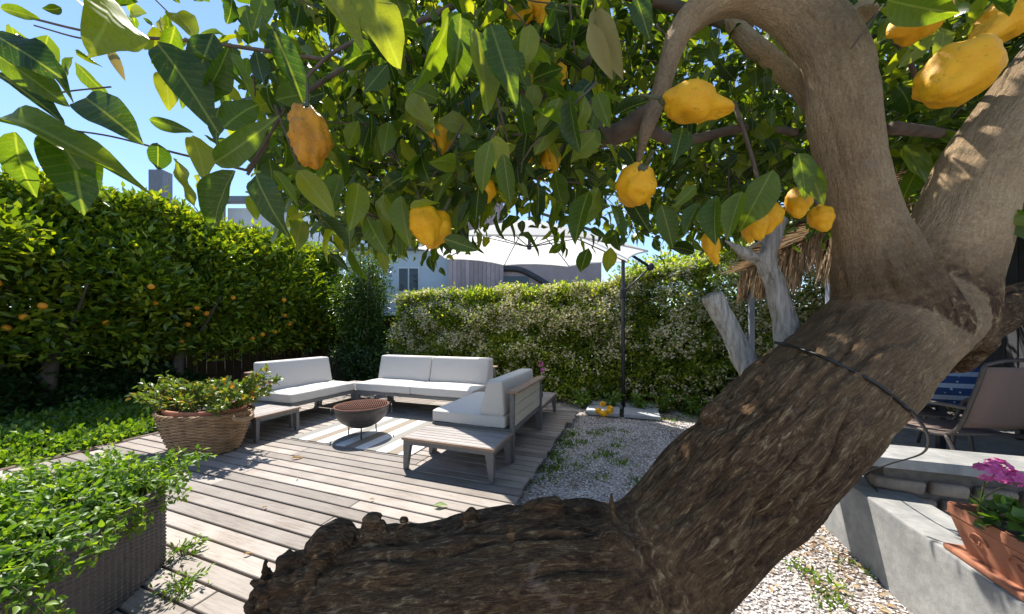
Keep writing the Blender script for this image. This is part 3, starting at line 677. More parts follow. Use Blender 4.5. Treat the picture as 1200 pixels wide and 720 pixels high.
# ------------------------------------------------------------------ grey woven planter in the foreground
pl = thing('wicker_planter', 'large grey-brown woven planter overflowing with trailing green shoots', 'planter', (-2.36, 1.43, .002), math.radians(17))
PW, PD, PH, PC = .40, .60, .465, .22        # half width, half depth, height, corner radius
def rrect(s, inset=0.0):
    """point on a rounded rectangle at arc length fraction s"""
    a, b, c = PW-inset, PD-inset, PC
    segs = [('l', 2*(b-c)), ('c', c*math.pi/2), ('l', 2*(a-c)), ('c', c*math.pi/2)]*2
    tot = sum(x[1] for x in segs); d = (s % 1.0)*tot
    cx = [(a, -(b-c), 0, 1), (a-c, b-c, 0), (a-c, b, -1, 0), (-(a-c), b-c, math.pi/2), (-a, b-c, 0, -1), (-(a-c), -(b-c), math.pi), (-(a-c), -b, 1, 0), (a-c, -(b-c), 1.5*math.pi)]
    for (typ, L), q in zip(segs, cx):
        if d <= L+1e-9:
            if typ == 'l': 
                nx, ny = (q[3], -q[2]); return q[0]+q[2]*d, q[1]+q[3]*d, nx, ny
            an = q[2]+d/c; return q[0]+c*math.cos(an), q[1]+c*math.sin(an), math.cos(an), math.sin(an)
        d -= L
    return a, 0, 1, 0
NSg, NZ = 620, 90; ring = [rrect(k/NSg) for k in range(NSg)]; V = []
for j in range(NZ+1):
    z = PH*j/NZ
    for k in range(NSg):
        x, y, nx, ny = ring[k]; col = k*math.pi/2.0/ .9
        wv = .0055*math.cos(k*2*math.pi/6.2)+.003*math.cos(k*math.pi/6.2+math.pi*(j % 4 > 1))*1.0
        if j > NZ-5: wv = .010
        V.append((x+nx*wv, y+ny*wv, z))
Fa = [(j*NSg+k, j*NSg+(k+1) % NSg, (j+1)*NSg+(k+1) % NSg, (j+1)*NSg+k) for j in range(NZ) for k in range(NSg)]
link('woven_wall', np_mesh('woven_wall', V, Fa, M['wicker_grey']), None, pl, True)
bm = bmesh.new(); q = [rrect(k/120) for k in range(121)]
add_tube(bm, [(x, y, PH+.004) for x, y, _, _ in q], .018, 8, False); bm_obj('rim', bm, M['wicker_grey'], pl, True)
bm = bmesh.new(); bm.faces.new([bm.verts.new((x, y, PH-.05)) for x, y, _, _ in q[:-1]]); bm_obj('soil', bm, M['soil'], pl)
stems = []
for k in range(270):
    x, y = rnd.uniform(-PW+.04, PW-.04), rnd.uniform(-PD+.04, PD-.04); dx, dy = rnd.gauss(0, .13)-.05, rnd.gauss(0, .13); h = rnd.uniform(.04, .16)
    stems.append([(x, y, PH-.05), (x+dx*.5, y+dy*.5, PH+h*.8), (x+dx, y+dy, PH+h), (x+dx*1.5, y+dy*1.5, PH+h*.85)])
for k in range(46):                           # shoots that trail over the edges
    s = rnd.uniform(0, 1); x, y, nx, ny = rrect(s); o_ = rnd.uniform(.06, .16); h = rnd.uniform(.02, .10); t_ = rnd.gauss(0, .08)
    if nx > .5 and ny < .35: o_ *= .35
    stems.append([(x-nx*.15, y-ny*.15, PH-.03), (x-nx*.02, y-ny*.02, PH+h), (x+nx*o_*.7-ny*t_, y+ny*o_*.7+nx*t_, PH+h*.8), (x+nx*o_-ny*t_, y+ny*o_+nx*t_, PH+rnd.uniform(-.08, .06))])
for y0, o_, zz in ((-.45, .16, -.10), (-.30, .12, -.14), (-.52, .1, -.2), (-.1, .1, -.03), (-.38, .2, -.16)): stems.append([(PW-.1, y0, PH-.02), (PW, y0, PH+.03), (PW+o_*.6, y0-.03, PH+zz*.4), (PW+o_, y0-.05, PH+zz)])
bush(pl, stems, .003, M['cover_leaf'], .024, .042, 8, wdt=.5, step=.035, spread=.045)

# weeds growing between deck boards
for (px, py, hh, lab) in ((214, 643, .075, 'small weed growing from the deck boards between planter and broken trunk end'), (212, 688, .09, 'larger leafy weed at the foot of the woven planter')):
    g_ = G(px, py+8, 0); wd = thing('deck_weed', lab, 'weed', g_); st = []
    for k in range(15):
        a = rnd.uniform(0, 6.28); r_ = rnd.uniform(.02, .10); st.append([(0, 0, -.02), (r_*.5*math.cos(a), r_*.5*math.sin(a), hh*.6), (r_*math.cos(a), r_*math.sin(a), hh*rnd.uniform(.3, 1))])
    bush(wd, st, .002, M['cover_leaf'], .022, .042, 3, wdt=.3, step=.05, jit=.6, spread=.03)
ll = link('fallen_leaf', np_mesh('fallen_leaf', *leaves_arrays(np.array([[0, 0, 0.0]]), np.array([[1, .1, .05]]), np.array([[0, 0, 1.0]]), [.11], leaf_template(True, .4, .1, .15)), M['cover_leaf']), loc=G(508, 594, .012)+Vector((0, 0, .004)), rot=(0, 0, .1))
tag(ll, 'single yellow-green leaf fallen on the deck boards', 'leaf')
def litter(px, py, L, a, lab):
    o = link('fallen_leaf', np_mesh('fallen_leaf', *leaves_arrays(np.array([[0, 0, 0.0]]), np.array([[1, 0, .03]]), np.array([[0, 0, 1.0]]), [L], leaf_template(True, .35, .2, .2)), M['dry_leaf']), loc=G(px, py, .01)+Vector((0, 0, .004)), rot=(0, 0, a)); tag(o, lab, 'leaf', 'dry leaves on the deck')
for px, py, L, a in ((341, 538, .12, .4), (306, 597, .05, 1.2), (348, 562, .04, 2), (285, 651, .05, .5), (433, 586, .04, .2)): litter(px, py, L, a, 'small dry brown leaf lying on the sunlit deck')

# ------------------------------------------------------------------ low concrete wall, terrace and what stands there
lw = box('low_wall', (0, 0, 0), (.30, 4.6, .50), M['concrete'], None, .012); bm = bmesh.new(); bm.from_mesh(lw.data); bmesh.ops.subdivide_edges(bm, edges=[e for e in bm.edges if e.calc_length() > 1], cuts=60, use_grid_fill=True)
for v_ in bm.verts: v_.co += Vector((mnoise.noise(v_.co*6), 0, mnoise.noise(v_.co*7+Vector((3, 1, 0)))))*.005
bm.to_mesh(lw.data); bm.free()
lw.location = UV(1.58, 1.02, .12); lw.rotation_euler = (0, 0, RZ)
tag(lw, 'low grey rendered concrete wall beside the gravel', 'wall')
tw = thing('terrace_wall', 'rough stone retaining wall with a concrete coping below the terrace', 'wall', UV(1.40, 2.80, 0), RZ)
box('core', (2.6, .17, .20), (4.8, .26, .66), M['mortar'], tw)
box('coping', (2.38, .135, .567), (5.3, .33, .066), M['concrete'], tw, .008)
z = -.02; row = 0
while z < .5:
    h = rnd.uniform(.10, .15); h = min(h, .525-z); x = .22+rnd.uniform(-.1, 0)
    if h < .06: break
    while x < 3.0:
        wd = rnd.uniform(.12, .30); bm = bmesh.new(); add_box(bm, (0, 0, 0), (wd-.025, .07, h-.022), .02, seg=2)
        for v_ in bm.verts: v_.co += Vector((mnoise.noise(v_.co*14+Vector((x, z, 0)))*.016, mnoise.noise(v_.co*12+Vector((z, x, 3)))*.02, mnoise.noise(v_.co*14+Vector((5, x, z)))*.014))
        bm_obj('stone', bm, M['stone'], tw, True, loc=(x+wd/2, .035, z+h/2)); x += wd
    z += h; row += 1
tf = box('terrace_floor', (0, 0, 0), (7.5, 3.4, .30), M['concrete'], None, .01); tf.location = UV(5.18, 4.80, .01); tf.rotation_euler = (0, 0, RZ); tag(tf, kind='structure')
sheet('stair_landing', [(1.73, -3), (9, -3), (9, 2.8), (1.73, 2.8)], -.05, M['concrete'])
# dark boarded house wall behind the terrace with a veranda roof
hw = thing('house_wall', 'dark boarded house wall at the back of the terrace', 'wall', UV(4.7, 2.0, .16), RZ)
box('backing', (.06, 2.8, 1.5), (.05, 6.4, 3.0), M['fence'], hw)
for k in range(42): box('board', (.015+rnd.uniform(-.003, .003), -.3+k*.15+.075, 1.5), (.03, .138, 3.0), M['roofdark'], hw, .004, seg=1)
vr = thing('thatched_veranda', 'thatched veranda roof with a hanging straw fringe over the terrace', 'roof', UV(1.95, 2.9, 0), RZ)
bm = bmesh.new(); add_box(bm, (1.35, 1.75, 2.72), (2.85, 4.1, .06), rot=None); bmesh.ops.rotate(bm, cent=(0, 0, 2.35), matrix=Matrix.Rotation(-.22, 3, 'Y'), verts=bm.verts); bm_obj('roof_deck', bm, M['fence'], vr)
box('eave_beam', (.03, 1.75, 2.36), (.07, 4.1, .10), M['greypost'], vr)
for yv in (1.33, 3.6): box('post', (.03, yv, 1.23), (.075, .075, 2.15), M['greypost'], vr, .006)
n = 2600; yy = rng.uniform(-.3, 3.8, n); pos = np.stack([rng.normal(-.03, .025, n), yy, 2.42+rng.uniform(-.05, .05, n)], 1)
ax = norm(np.array([-.05, 0, -1.0])+.09*rng.normal(size=(n, 3)))
leaf_cloud('straw_fringe', pos, ax, np.array([-1.0, 0, 0])+.6*rng.normal(size=(n, 3)), (.42+.12*np.sin(yy*7))*rng.uniform(.75, 1.15, n), M['straw'], vr, False, .055, .02, .012)
n = 5200; yy = rng.uniform(-.3, 3.8, n); xx = rng.uniform(0, 2.6, n); pos = np.stack([xx, yy, 2.49+.224*xx], 1)
ax = norm(np.array([-1, 0, -.16])+.12*rng.normal(size=(n, 3))); leaf_cloud('thatch', pos, ax, np.array([0, 0, 1.0])+.4*rng.normal(size=(n, 3)), rng.uniform(.3, .5, n), M['straw'], vr, False, .06, .02, .012)
def sling_chair(label, loc, rz):
    c = thing('garden_chair', label, 'chair', loc, rz, 'terrace chairs')
    # local: x sideways, +y is the direction the sitter faces
    for s in (-1, 1):
        x = s*.27
        tube('side_frame', spline([(x, -.40, 1.0), (x, -.33, .75), (x, -.20, .44), (x, .10, .405), (x, .30, .42)], 5), .014, M['tubeframe'], c, 8)
        tube('rear_leg', spline([(x, -.16, .42), (x, -.24, .25), (x*1.05, -.34, .0)], 5), .014, M['tubeframe'], c, 8)
        tube('front_leg', spline([(x, .29, .42), (x*1.03, .31, .2), (x*1.05, .34, .0)], 5), .014, M['tubeframe'], c, 8)
        tube('armrest', spline([(x*1.02, -.30, .66), (x*1.12, -.05, .66), (x*1.1, .22, .63), (x*1.03, .30, .42)], 6), .015, M['tubeframe'], c, 8)
    tube('top_bar', spline([(-.27, -.40, 1.0), (-.14, -.415, 1.035), (.14, -.415, 1.035), (.27, -.40, 1.0)], 6), .014, M['tubeframe'], c, 8)
    tube('cross_bar', [(-.27, -.21, .44), (.27, -.21, .44)], .012, M['tubeframe'], c, 8)
    bm = bmesh.new(); prof = spline([(-.402, .985), (-.335, .75), (-.235, .50)], 5); vs = [[bm.verts.new((s*.262, y, z)) for s in (-1, -.33, .33, 1)] for y, z in prof]
    for a_, b_ in zip(vs, vs[1:]):
        for k in range(3): bm.faces.new((a_[k], a_[k+1], b_[k+1], b_[k]))
    o = bm_obj('back_sling', bm, M['sling'], c, True); md = o.modifiers.new('s', 'SOLIDIFY'); md.thickness = .006
    bm = bmesh.new(); prof = [(-.19, .437), (.0, .41), (.15, .41), (.30, .425)]; vs = [[bm.verts.new((s*.262, y, z)) for s in (-1, 0, 1)] for y, z in prof]
    for a_, b_ in zip(vs, vs[1:]):
        for k in range(2): bm.faces.new((a_[k], a_[k+1], b_[k+1], b_[k]))
    o = bm_obj('seat_sling', bm, M['sling'], c, True); md = o.modifiers.new('s', 'SOLIDIFY'); md.thickness = .006
    return c
ch_loc = P(1166, 470, 2.35); sling_chair('tan sling garden chair with its back to the stone wall', (ch_loc.x+.27, ch_loc.y+.38, .165), RZ*.3-.02)
tb = thing('terrace_table', 'dark terrace table beyond the tan sling chair', 'table', (5.15, 3.55, .165), RZ)
bm = bmesh.new(); add_box(bm, (0, 0, .73), (1.3, .9, .035), .008); bm_obj('table_top', bm, M['dark_metal'], tb)
for sx in (-1, 1):
    for sy in (-1, 1): box('leg', (sx*.58, sy*.38, .356), (.05, .05, .712), M['dark_metal'], tb)
c2 = sling_chair('terrace chair carrying the blue patterned cushion', (4.15, 3.42, .165), 2.75)
cu = bmesh.new(); g = bmesh.ops.create_cube(cu, size=1); bmesh.ops.scale(cu, vec=(.46, .13, .42), verts=g['verts']); bmesh.ops.bevel(cu, geom=cu.edges[:], offset=.05, segments=4, affect='EDGES')
cu = bm_obj('cushion', cu, M['cushion'], None, True, loc=P(1112, 450, 3.1), rot=(-.2, 0, -.35)); tag(cu, 'blue and white patterned cushion on a terrace chair', 'cushion')

# terracotta trough with geranium on the low wall
tp = thing('terracotta_trough', 'rectangular terracotta trough with a pink geranium on the concrete wall', 'planter', UV(1.56, 1.86, .372), RZ)
def trough(z0, z1, a0, b0, a1, b1, th, name, parent):
    bm = bmesh.new()
    def ringr(a, b, z): return [bm.verts.new((x*a, y*b, z)) for x, y in ((-1, -1), (1, -1), (1, 1), (-1, 1))]
    r = [ringr(a0, b0, z0), ringr(a1*.97, b1*.98, z1-.05), ringr(a1, b1, z1-.045), ringr(a1, b1, z1), ringr(a1-th, b1-th, z1), ringr(a0-th, b0-th, z0+th)]
    for p_, q_ in zip(r, r[1:]):
        for k in range(4): bm.faces.new((p_[k], p_[(k+1) % 4], q_[(k+1) % 4], q_[k]))
    bm.faces.new(r[0][::-1]); bm.faces.new(r[-1]); bmesh.ops.recalc_face_normals(bm, faces=bm.faces[:])
    bmesh.ops.bevel(bm, geom=[e for e in bm.edges if abs(e.verts[0].co.z-e.verts[1].co.z) > .01 and e.is_manifold], offset=.012, segments=2, affect='EDGES')
    return bm_obj(name, bm, M['terra'], parent)
bm = bmesh.new(); add_box(bm, (0, 0, .014), (.25, .62, .028), .010); bm_obj('saucer', bm, M['terra'], tp)
trough(.0285, .225, .085, .255, .115, .31, .018, 'pot', tp)
box('soil', (0, 0, .18), (.17, .54, .02), M['soil'], tp)
# raised scroll relief on the long side
for k in range(3):
    yy = -.17+k*.17; sgn = -1
    pts = []
    for q_ in range(26):
        a = q_/25*4.2*math.pi/2; r_ = .045*(1-q_/32); pts.append((-(.092+.022*((.125+r_*math.sin(a)*.9)/.2))-.001, yy+r_*math.cos(a)*(1 if k % 2 else -1), .118+r_*math.sin(a)*.8))
    tube('scroll_relief', pts, .0035, M['terra'], tp, 6)
gst = []
for k in range(15):
    x, y = rnd.uniform(-.06, .08), rnd.uniform(-.24, .27); gst.append([(x, y, .18), (x*1.1, y*1.0+rnd.gauss(0, .02), .22), (x*1.3+rnd.gauss(0, .02), y+rnd.gauss(0, .03), rnd.uniform(.22, .28))])
bush(tp, gst, .004, M['geranium_leaf'], .04, .065, 4, wdt=.95, step=.05, spread=.04)
for k, (px, py) in enumerate(((1156, 553), (1184, 560), (1168, 549))):
    g_ = P(px, py, 1.50+.03*k)-tp.location; lx = g_.x*CU-g_.y*SU; ly = g_.x*SU+g_.y*CU
    flower_head(tp, (lx, ly, g_.z), .040, 80, seed=20+k, size=.032)
    tube('flower_stem', spline([(lx*.2, ly+.02, .18), (lx*.6, ly+.02, .25), (lx, ly, g_.z-.02)], 5), .0035, M['stem'], tp, 5)

# ------------------------------------------------------------------ left: board fence, orange trees, dark ivy, ground cover
fn = thing('board_fence', 'dark board fence in the shade behind the orange trees', 'fence', UV(-10.25, -2, -.14), RZ)
for k in range(66): box('board', (rnd.uniform(-.006, .006), k*.202+.1, .95+rnd.uniform(-.02, .02)), (.025, .19, 1.9), M['fence'], fn)
box('rail', (.04, 6.6, .4), (.05, 13.2, .08), M['fence'], fn); box('rail', (.04, 6.6, 1.5), (.05, 13.2, .08), M['fence'], fn)
def shell_points(n, fn_surface): return fn_surface(n)
def face_u(z): return -8.30-.34*max(0, z-2.3)**1.5-.33*max(0, 2.3-z)**1.2
def orange_tree(v0, v1, label, trunk_v, seed, ztop=3.45, nclump=620):
    t_ = thing('orange_tree', label, 'tree', UV(-9.05, trunk_v, -.14), 0, 'orange trees along the board fence')
    off = np.array(t_.location)
    # trunk with a bend and limbs
    r_ = random.Random(seed)
    base = Vector((0, 0, 0)); fork = UV(.08, .05, 1.25)
    tube('trunk', spline([(0, 0, 0), UV(-.10, .05, .35), UV(.10, -.02, .75), UV(.02, .05, 1.3), UV(-.2, .1, 2.2)], 5), [.12*(1-.02*i) for i in range(21)], M['bark_far'], t_, 9)
    for k in range(6):
        a = k*1.05+r_.uniform(0, .6); tube('limb', spline([UV(.03, .03, 1.0+.08*k), UV(.5*math.cos(a), .6*math.sin(a), 1.6+.1*k), UV(.9*math.cos(a), .95*math.sin(a), 2.3+.1*k)], 5), [.05*(1-.075*i) for i in range(11)], M['bark_far'], t_, 6)
    L = v1-v0; C_, O_ = [], []
    for _ in range(nclump):
        q_ = r_.random()
        if q_ < .62:      # front face, bulging
            vv = r_.uniform(v0, v1); zz = 1.0+(ztop-1.0)*r_.random()**.85; du = face_u(zz); o_ = Vector((1, 0, .35+.4*(zz-2)))
            nn = mnoise.noise(Vector((vv*.9, zz*1.1, 3)))+.5*mnoise.noise(Vector((vv*2.3, zz*2.5, 8)))
            du += .62*nn; zz += .15*mnoise.noise(Vector((vv*1.3, zz, 9)))
            u_ = du-abs(r_.gauss(0, .16))
        elif q_ < .92:    # top
            vv = r_.uniform(v0, v1); u_ = r_.uniform(-10.1, -8.75); zz = ztop-.05-.30*max(0, (u_+9.5)/.7)**2+.36*mnoise.noise(Vector((vv*1.2, u_*1.2, 4)))-abs(r_.gauss(0, .12)); o_ = Vector((.2, 0, 1))
        else:             # back and ragged lower skirt
            vv = r_.uniform(v0, v1); u_ = r_.uniform(-9.6, -8.5); zz = r_.uniform(.95, 1.7); o_ = Vector((.4, 0, -.3))
        C_.append(UV(u_, vv, zz)); O_.append(UV(o_.x, r_.gauss(0, .4), o_.z))
    p_, a_, n_, l_ = clumps(np.array(C_), np.array(O_), 18, .30, .11, .20, .35, .8)
    cr = leaf_cloud('crown', p_-off, a_, n_, l_, M['orange_leaf'], t_, False, .42, .12, .08); del cr['kind']; cr['kind'] = 'stuff'
    # inner shade leaves
    m_ = 5200; u_ = rng.uniform(-9.9, -8.9, m_); vv = rng.uniform(v0, v1, m_); zz = rng.uniform(1.05, ztop-.35, m_)
    pos = np.stack([u_*CU+vv*SU, -u_*SU+vv*CU, zz], 1); leaf_cloud('inner_leaves', pos-off, rng.normal(size=(m_, 3)), rng.normal(size=(m_, 3)), rng.uniform(.14, .24, m_), M['orange_leaf'], t_, False, .5)
    for _ in range(9):
        vv = r_.uniform(v0+.1, v1-.1); zz = r_.uniform(1.15, 2.25); u_ = face_u(zz)+.14+.62*(mnoise.noise(Vector((vv*.9, zz*1.1, 3)))+.5*mnoise.noise(Vector((vv*2.3, zz*2.5, 8))))
        link('orange', ORG, None, t_, loc=UV(u_, vv, zz)-t_.location, rot=(r_.random(), r_.random(), 0), scale=(.10,)*3)
    return t_
M['bark_far'] = simple('grey_bark', (.12, .095, .07), (.05, .04, .03), 9, .9, bmp=.7, stretch=(2, 2, .6))
orange_tree(-1.5, 1.3, 'orange tree of the clipped row at its end beyond the woven planter', .2, 3, 3.75, 800)
orange_tree(1.1, 3.6, 'orange tree of the clipped row rising behind the ground cover', 2.5, 4, 3.8, 800)
orange_tree(3.4, 6.0, 'orange tree with a twisted bare trunk behind the wicker basket', 4.13, 5, 3.85, 850)
orange_tree(5.7, 7.9, 'orange tree of the clipped row in the corner behind the long-cushion sofa', 7.0, 6, 3.85, 850)
def leaf_bank(name, label, cat, n, surf, lmin, lmax, mat_, per=14, wdt=.5, spread=.15, up=.3, kind=None):
    C_, O_ = [], []
    for _ in range(n):
        c_, o_ = surf(); C_.append(c_); O_.append(o_)
    t_ = thing(name, label, cat, (C_[0].x, C_[0].y, -.14)); off = np.array(t_.location)
    p_, a_, n_, l_ = clumps(np.array(C_), np.array(O_), per, spread, lmin, lmax, up, .85)
    leaf_cloud('foliage', p_-off, a_, n_, l_, mat_, t_, False, wdt, .15, .08); return t_
def ivy():
    vv = rnd.uniform(-1.5, 5.2); h = 1.05+.3*mnoise.noise(Vector((vv*.9, 0, 2))); f_ = rnd.random()
    if vv > 3.2: h *= max(0, (5.2-vv)/2)
    u_ = -8.75-.75*f_*.8+.2*mnoise.noise(Vector((vv*1.4, f_*3, 7))); z = -.1+(h)*math.sin(f_*1.57)**.8
    return UV(u_, vv, z), UV(1-f_, rnd.gauss(0, .3), .4+f_)
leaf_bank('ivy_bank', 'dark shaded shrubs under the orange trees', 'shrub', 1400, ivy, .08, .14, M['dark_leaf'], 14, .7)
def cover():
    vv = rnd.uniform(-2.0, 3.35); edge = -6.12+.06*math.sin(vv*3)-.10*max(0, vv-1.2); f_ = rnd.random()**1.0
    if vv > 2.2: edge -= (vv-2.2)*.55
    u_ = edge-f_*(8.5+edge+.3) if edge > -8.4 else -8.4
    u_ = edge+(-8.9-edge)*f_
    h = .04+.16*min(1, f_*5)*(.6+.6*mnoise.noise(Vector((u_*2, vv*2, 1))))
    return UV(u_, vv, -.12+max(.03, h)+.02), UV(rnd.gauss(0, .5), rnd.gauss(0, .5), 1)
cv = leaf_bank('ground_cover', 'bright green leafy ground cover between deck and orange trees', 'ground cover', 2600, cover, .05, .095, M['cover_leaf'], 12, .55, .14, .5)
cv['kind'] = 'stuff'
# earth border with a round timber edge along the deck
tube('timber_edging', [UV(-6.10, -2, -.07), UV(-6.10, 1.2, -.06), UV(-6.24, 2.6, -.06), UV(-6.5, 3.2, -.07)], .045, M['twig'], None, 8)
tag(bpy.data.objects['timber_edging'], 'rough round timber edging between deck and ground cover', 'edging')

# ------------------------------------------------------------------ jasmine hedge
jh = thing('jasmine_hedge', 'tall clipped jasmine hedge covered in small cream flowers behind the seating', 'hedge', UV(-2, 7.3, -.14), RZ)
def hedge_top(u_): return 2.30+.21*max(0, u_+.75)+.10*mnoise.noise(Vector((u_*1.3, 0, 0)))+.05*mnoise.noise(Vector((u_*3.7, 3, 0)))
C_, O_, FC = [], [], []
for k in range(6000):
    u_ = rnd.uniform(-5.8, 4.6)
    if rnd.random() < .8:
        z = hedge_top(u_)*rnd.random()**.9; v_ = 6.72+.20*z+.34*mnoise.noise(Vector((u_*1.5, z*1.5, 5)))+.14*mnoise.noise(Vector((u_*4, z*4, 1)))+abs(rnd.gauss(0, .06)); o_ = UV(rnd.gauss(0, .3), -1, .35)
    else:
        v_ = rnd.uniform(7.1, 7.8); z = hedge_top(u_)+.12*mnoise.noise(Vector((u_*3, v_*3, 5)))-abs(rnd.gauss(0, .05)); o_ = UV(rnd.gauss(0, .3), -.2, 1)
    C_.append(UV(u_, v_, z)); O_.append(o_)
    fp = 1.3 if z > 1.3 else (.7 if z > .8 else .25)
    fp *= max(0, .55+1.9*mnoise.noise(Vector((u_*1.7, z*2.1, 11)))+(.4 if u_ > 1.6 else 0))
    if rnd.random() < fp: FC.append((UV(u_, v_, z), o_))
hinv = np.array(jh.matrix_basis.inverted())
def to_local(o, p): 
    mi = np.array(o.matrix_basis.inverted()) if o.matrix_basis != Matrix() else np.eye(4)
    return p@mi[:3, :3].T+mi[:3, 3]
def place(o, loc, rz):
    o.matrix_basis = Matrix.Translation(loc)@Matrix.Rotation(rz, 4, 'Z')
place(jh, UV(-2, 7.3, -.14), 0.0)
joff = np.array(jh.location)
p_, a_, n_, l_ = clumps(np.array(C_), np.array(O_), 14, .18, .055, .10, .3, .85)
leaf_cloud('foliage', p_-joff, a_, n_, l_, M['jasmine_leaf'], jh, False, .55, .12, .08)
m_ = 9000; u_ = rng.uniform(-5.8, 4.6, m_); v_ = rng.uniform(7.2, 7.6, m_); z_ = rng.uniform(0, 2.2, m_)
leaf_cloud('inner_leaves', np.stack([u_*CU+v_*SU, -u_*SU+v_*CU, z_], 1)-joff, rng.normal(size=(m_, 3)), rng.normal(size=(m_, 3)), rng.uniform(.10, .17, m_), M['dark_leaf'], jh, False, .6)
fc = np.array([c for c, _ in FC]); fo = np.array([o_ for _, o_ in FC]); per = 12
p_ = np.repeat(fc+norm(fo)*.11, per, 0)+rng.normal(size=(len(fc)*per, 3))*.045; ff = np.repeat(norm(fo), per, 0)+np.array([0, 0, .7])+.5*rng.normal(size=(len(fc)*per, 3))
tmpl = (np.array([[math.cos(a)*r_, math.sin(a)*r_, .12*(r_ > .5)] for a, r_ in [(k*math.pi/5, 1.0 if k % 2 == 0 else .42) for k in range(10)]]+[[0, 0, 0]]), np.array([[10, k, (k+1) % 10] for k in range(10)]))
X = norm(np.cross(ff, rng.normal(size=ff.shape))); V, Fa = leaves_arrays(p_-joff, X, ff, rng.uniform(.019, .032, len(p_)), tmpl)
o = link('flowers', np_mesh('flowers', V, Fa, M['petal']), None, jh); o['kind'] = 'stuff'
for u_ in (-3.2, -1.2, .6, 2.6): tube('stem', spline([UV(u_, 7.3, -.14), UV(u_+.1, 7.3, .7), UV(u_-.05, 7.35, 1.7)], 5), [.03]*11, M['bark_far'], jh, 6).location = -jh.location
jf = thing('board_fence', 'weathered board fence hidden behind the jasmine hedge', 'fence', UV(-10.4, 7.95, -.14), RZ)
for k in range(76): box('board', (k*.202+.1, rnd.uniform(-.006, .006), 1.0), (.19, .025, 2.0), M['fence'], jf)
box('rail', (7.6, .04, .5), (15.2, .05, .08), M['fence'], jf); box('rail', (7.6, .04, 1.6), (15.2, .05, .08), M['fence'], jf)
hb = thing('support_post', 'weathered timber post half hidden in the jasmine hedge', 'post', UV(2.35, 6.72, gz), 0); box('post', (0, 0, .55), (.07, .07, 1.1), M['greypost'], hb, .006); box('post_cap', (0, 0, 1.107), (.08, .08, .012), M['greypost'], hb)
# tall shrub with bare stems in the corner
sh = thing('corner_shrub', 'tall loose shrub with thin bare stems in the hedge corner behind the sofas', 'shrub', UV(-6.95, 7.2, -.14))
st = []
for k in range(26):
    a = rnd.uniform(0, 6.28); r_ = rnd.uniform(.1, .85); st.append([(0.3*math.cos(a), .25*math.sin(a), 0), (r_*.5*math.cos(a), r_*.5*math.sin(a), 1.3), (r_*math.cos(a), r_*math.sin(a), rnd.uniform(2.4, 3.9))])
bm = bmesh.new()
for q_ in st: s_ = spline(q_, 6); add_tube(bm, s_, [.022*(1-.05*i) for i in range(len(s_))], 6)
bm_obj('stems', bm, M['bark_far'], sh, True)
C_, O_ = [], []
for q_ in st:
    s_ = spline(q_, 12)
    for p_ in s_[7:]:
        for _ in range(2): C_.append(Vector(p_)+Vector((rnd.gauss(0, .15), rnd.gauss(0, .15), rnd.gauss(0, .12)))); O_.append(Vector((rnd.gauss(0, 1), rnd.gauss(0, 1), .3)))
p_, a_, n_, l_ = clumps(np.array(C_), np.array(O_), 14, .26, .08, .14, .1, .9); leaf_cloud('foliage', p_, a_, n_, l_, M['shrub_leaf'], sh, False, .4)
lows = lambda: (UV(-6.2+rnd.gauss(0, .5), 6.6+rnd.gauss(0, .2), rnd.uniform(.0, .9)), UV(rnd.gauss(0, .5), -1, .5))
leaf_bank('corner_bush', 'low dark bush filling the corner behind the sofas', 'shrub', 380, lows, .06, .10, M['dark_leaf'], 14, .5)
for k in range(7):                 # plants at the hedge foot
    u_ = -.9+k*.52+rnd.uniform(-.1, .1); hp_ = thing('hedge_foot_plant', 'low leafy plant sprouting at the foot of the jasmine hedge', 'plant', UV(u_, 6.42+rnd.uniform(-.08, .08), gz), 0, 'plants at the hedge foot'); st = []
    for _ in range(14):
        a = rnd.uniform(0, 6.28); r_ = rnd.uniform(.04, .2); st.append([(0, 0, 0), (r_*.5*math.cos(a), r_*.5*math.sin(a), .13), (r_*math.cos(a), r_*math.sin(a), rnd.uniform(.1, .3))])
    bush(hp_, st, .003, M['cover_leaf'], .05, .09, 3, wdt=.5, step=.08)

# ------------------------------------------------------------------ neighbouring buildings
bh = thing('pale_blue_house', 'pale blue rendered house with a small window beyond the jasmine hedge', 'house', (-5.4, 12.0, -.14))
box('wall', (1.2, 2.0, 2.25), (3.9, 4, 4.5), M['bluewhite'], bh)
box('roof', (.9, 1.9, 4.62), (4.6, 4.6, .16), M['bluewhite'], bh)
box('parapet', (.75, 1.9, 5.0), (3.2, 3.2, .6), M['bluewhite'], bh)
wz = 1.42+62/380*12; wx = (479-600)/380*12+5.4
wf = box('window_frame', (wx, -.012, wz+.14-.1), (.80, .03, .95), M['white'], bh)
box('pane', (-.19, -.022, 0), (.33, .012, .83), M['glass'], wf).location = (wx-.0, 0, wz+.04)
box('pane', (.19, -.022, 0), (.33, .012, .83), M['glass'], wf).location = (wx-.0, 0, wz+.04)
rh = thing('redwood_shed', 'tall shed clad in vertical reddish boards behind the parasol', 'shed', (-2.22, 11.2, -.14))
box('core', (.95, 1.45, 3.1), (1.9, 2.6, 6.2), M['fence'], rh)
for k in range(13): box('board', (.075+k*.148, .12+rnd.uniform(-.006, .006), 3.12), (.138, .03, 6.2), M['redwood'], rh)
gh = thing('grey_shed', 'low grey shed with a dark curved roof edge behind the jasmine hedge', 'shed', (-.3, 11.6, -.14))
box('wall', (1.7, 1.2, 2.15), (3.6, 2.4, 4.3), M['redwood'], gh)
tube('roof_edge', spline([(-.1, -.05, 3.75), (.6, -.05, 3.70), (1.3, -.05, 3.35), (2.0, -.05, 2.9)], 6), .10, M['roofdark'], gh, 8)
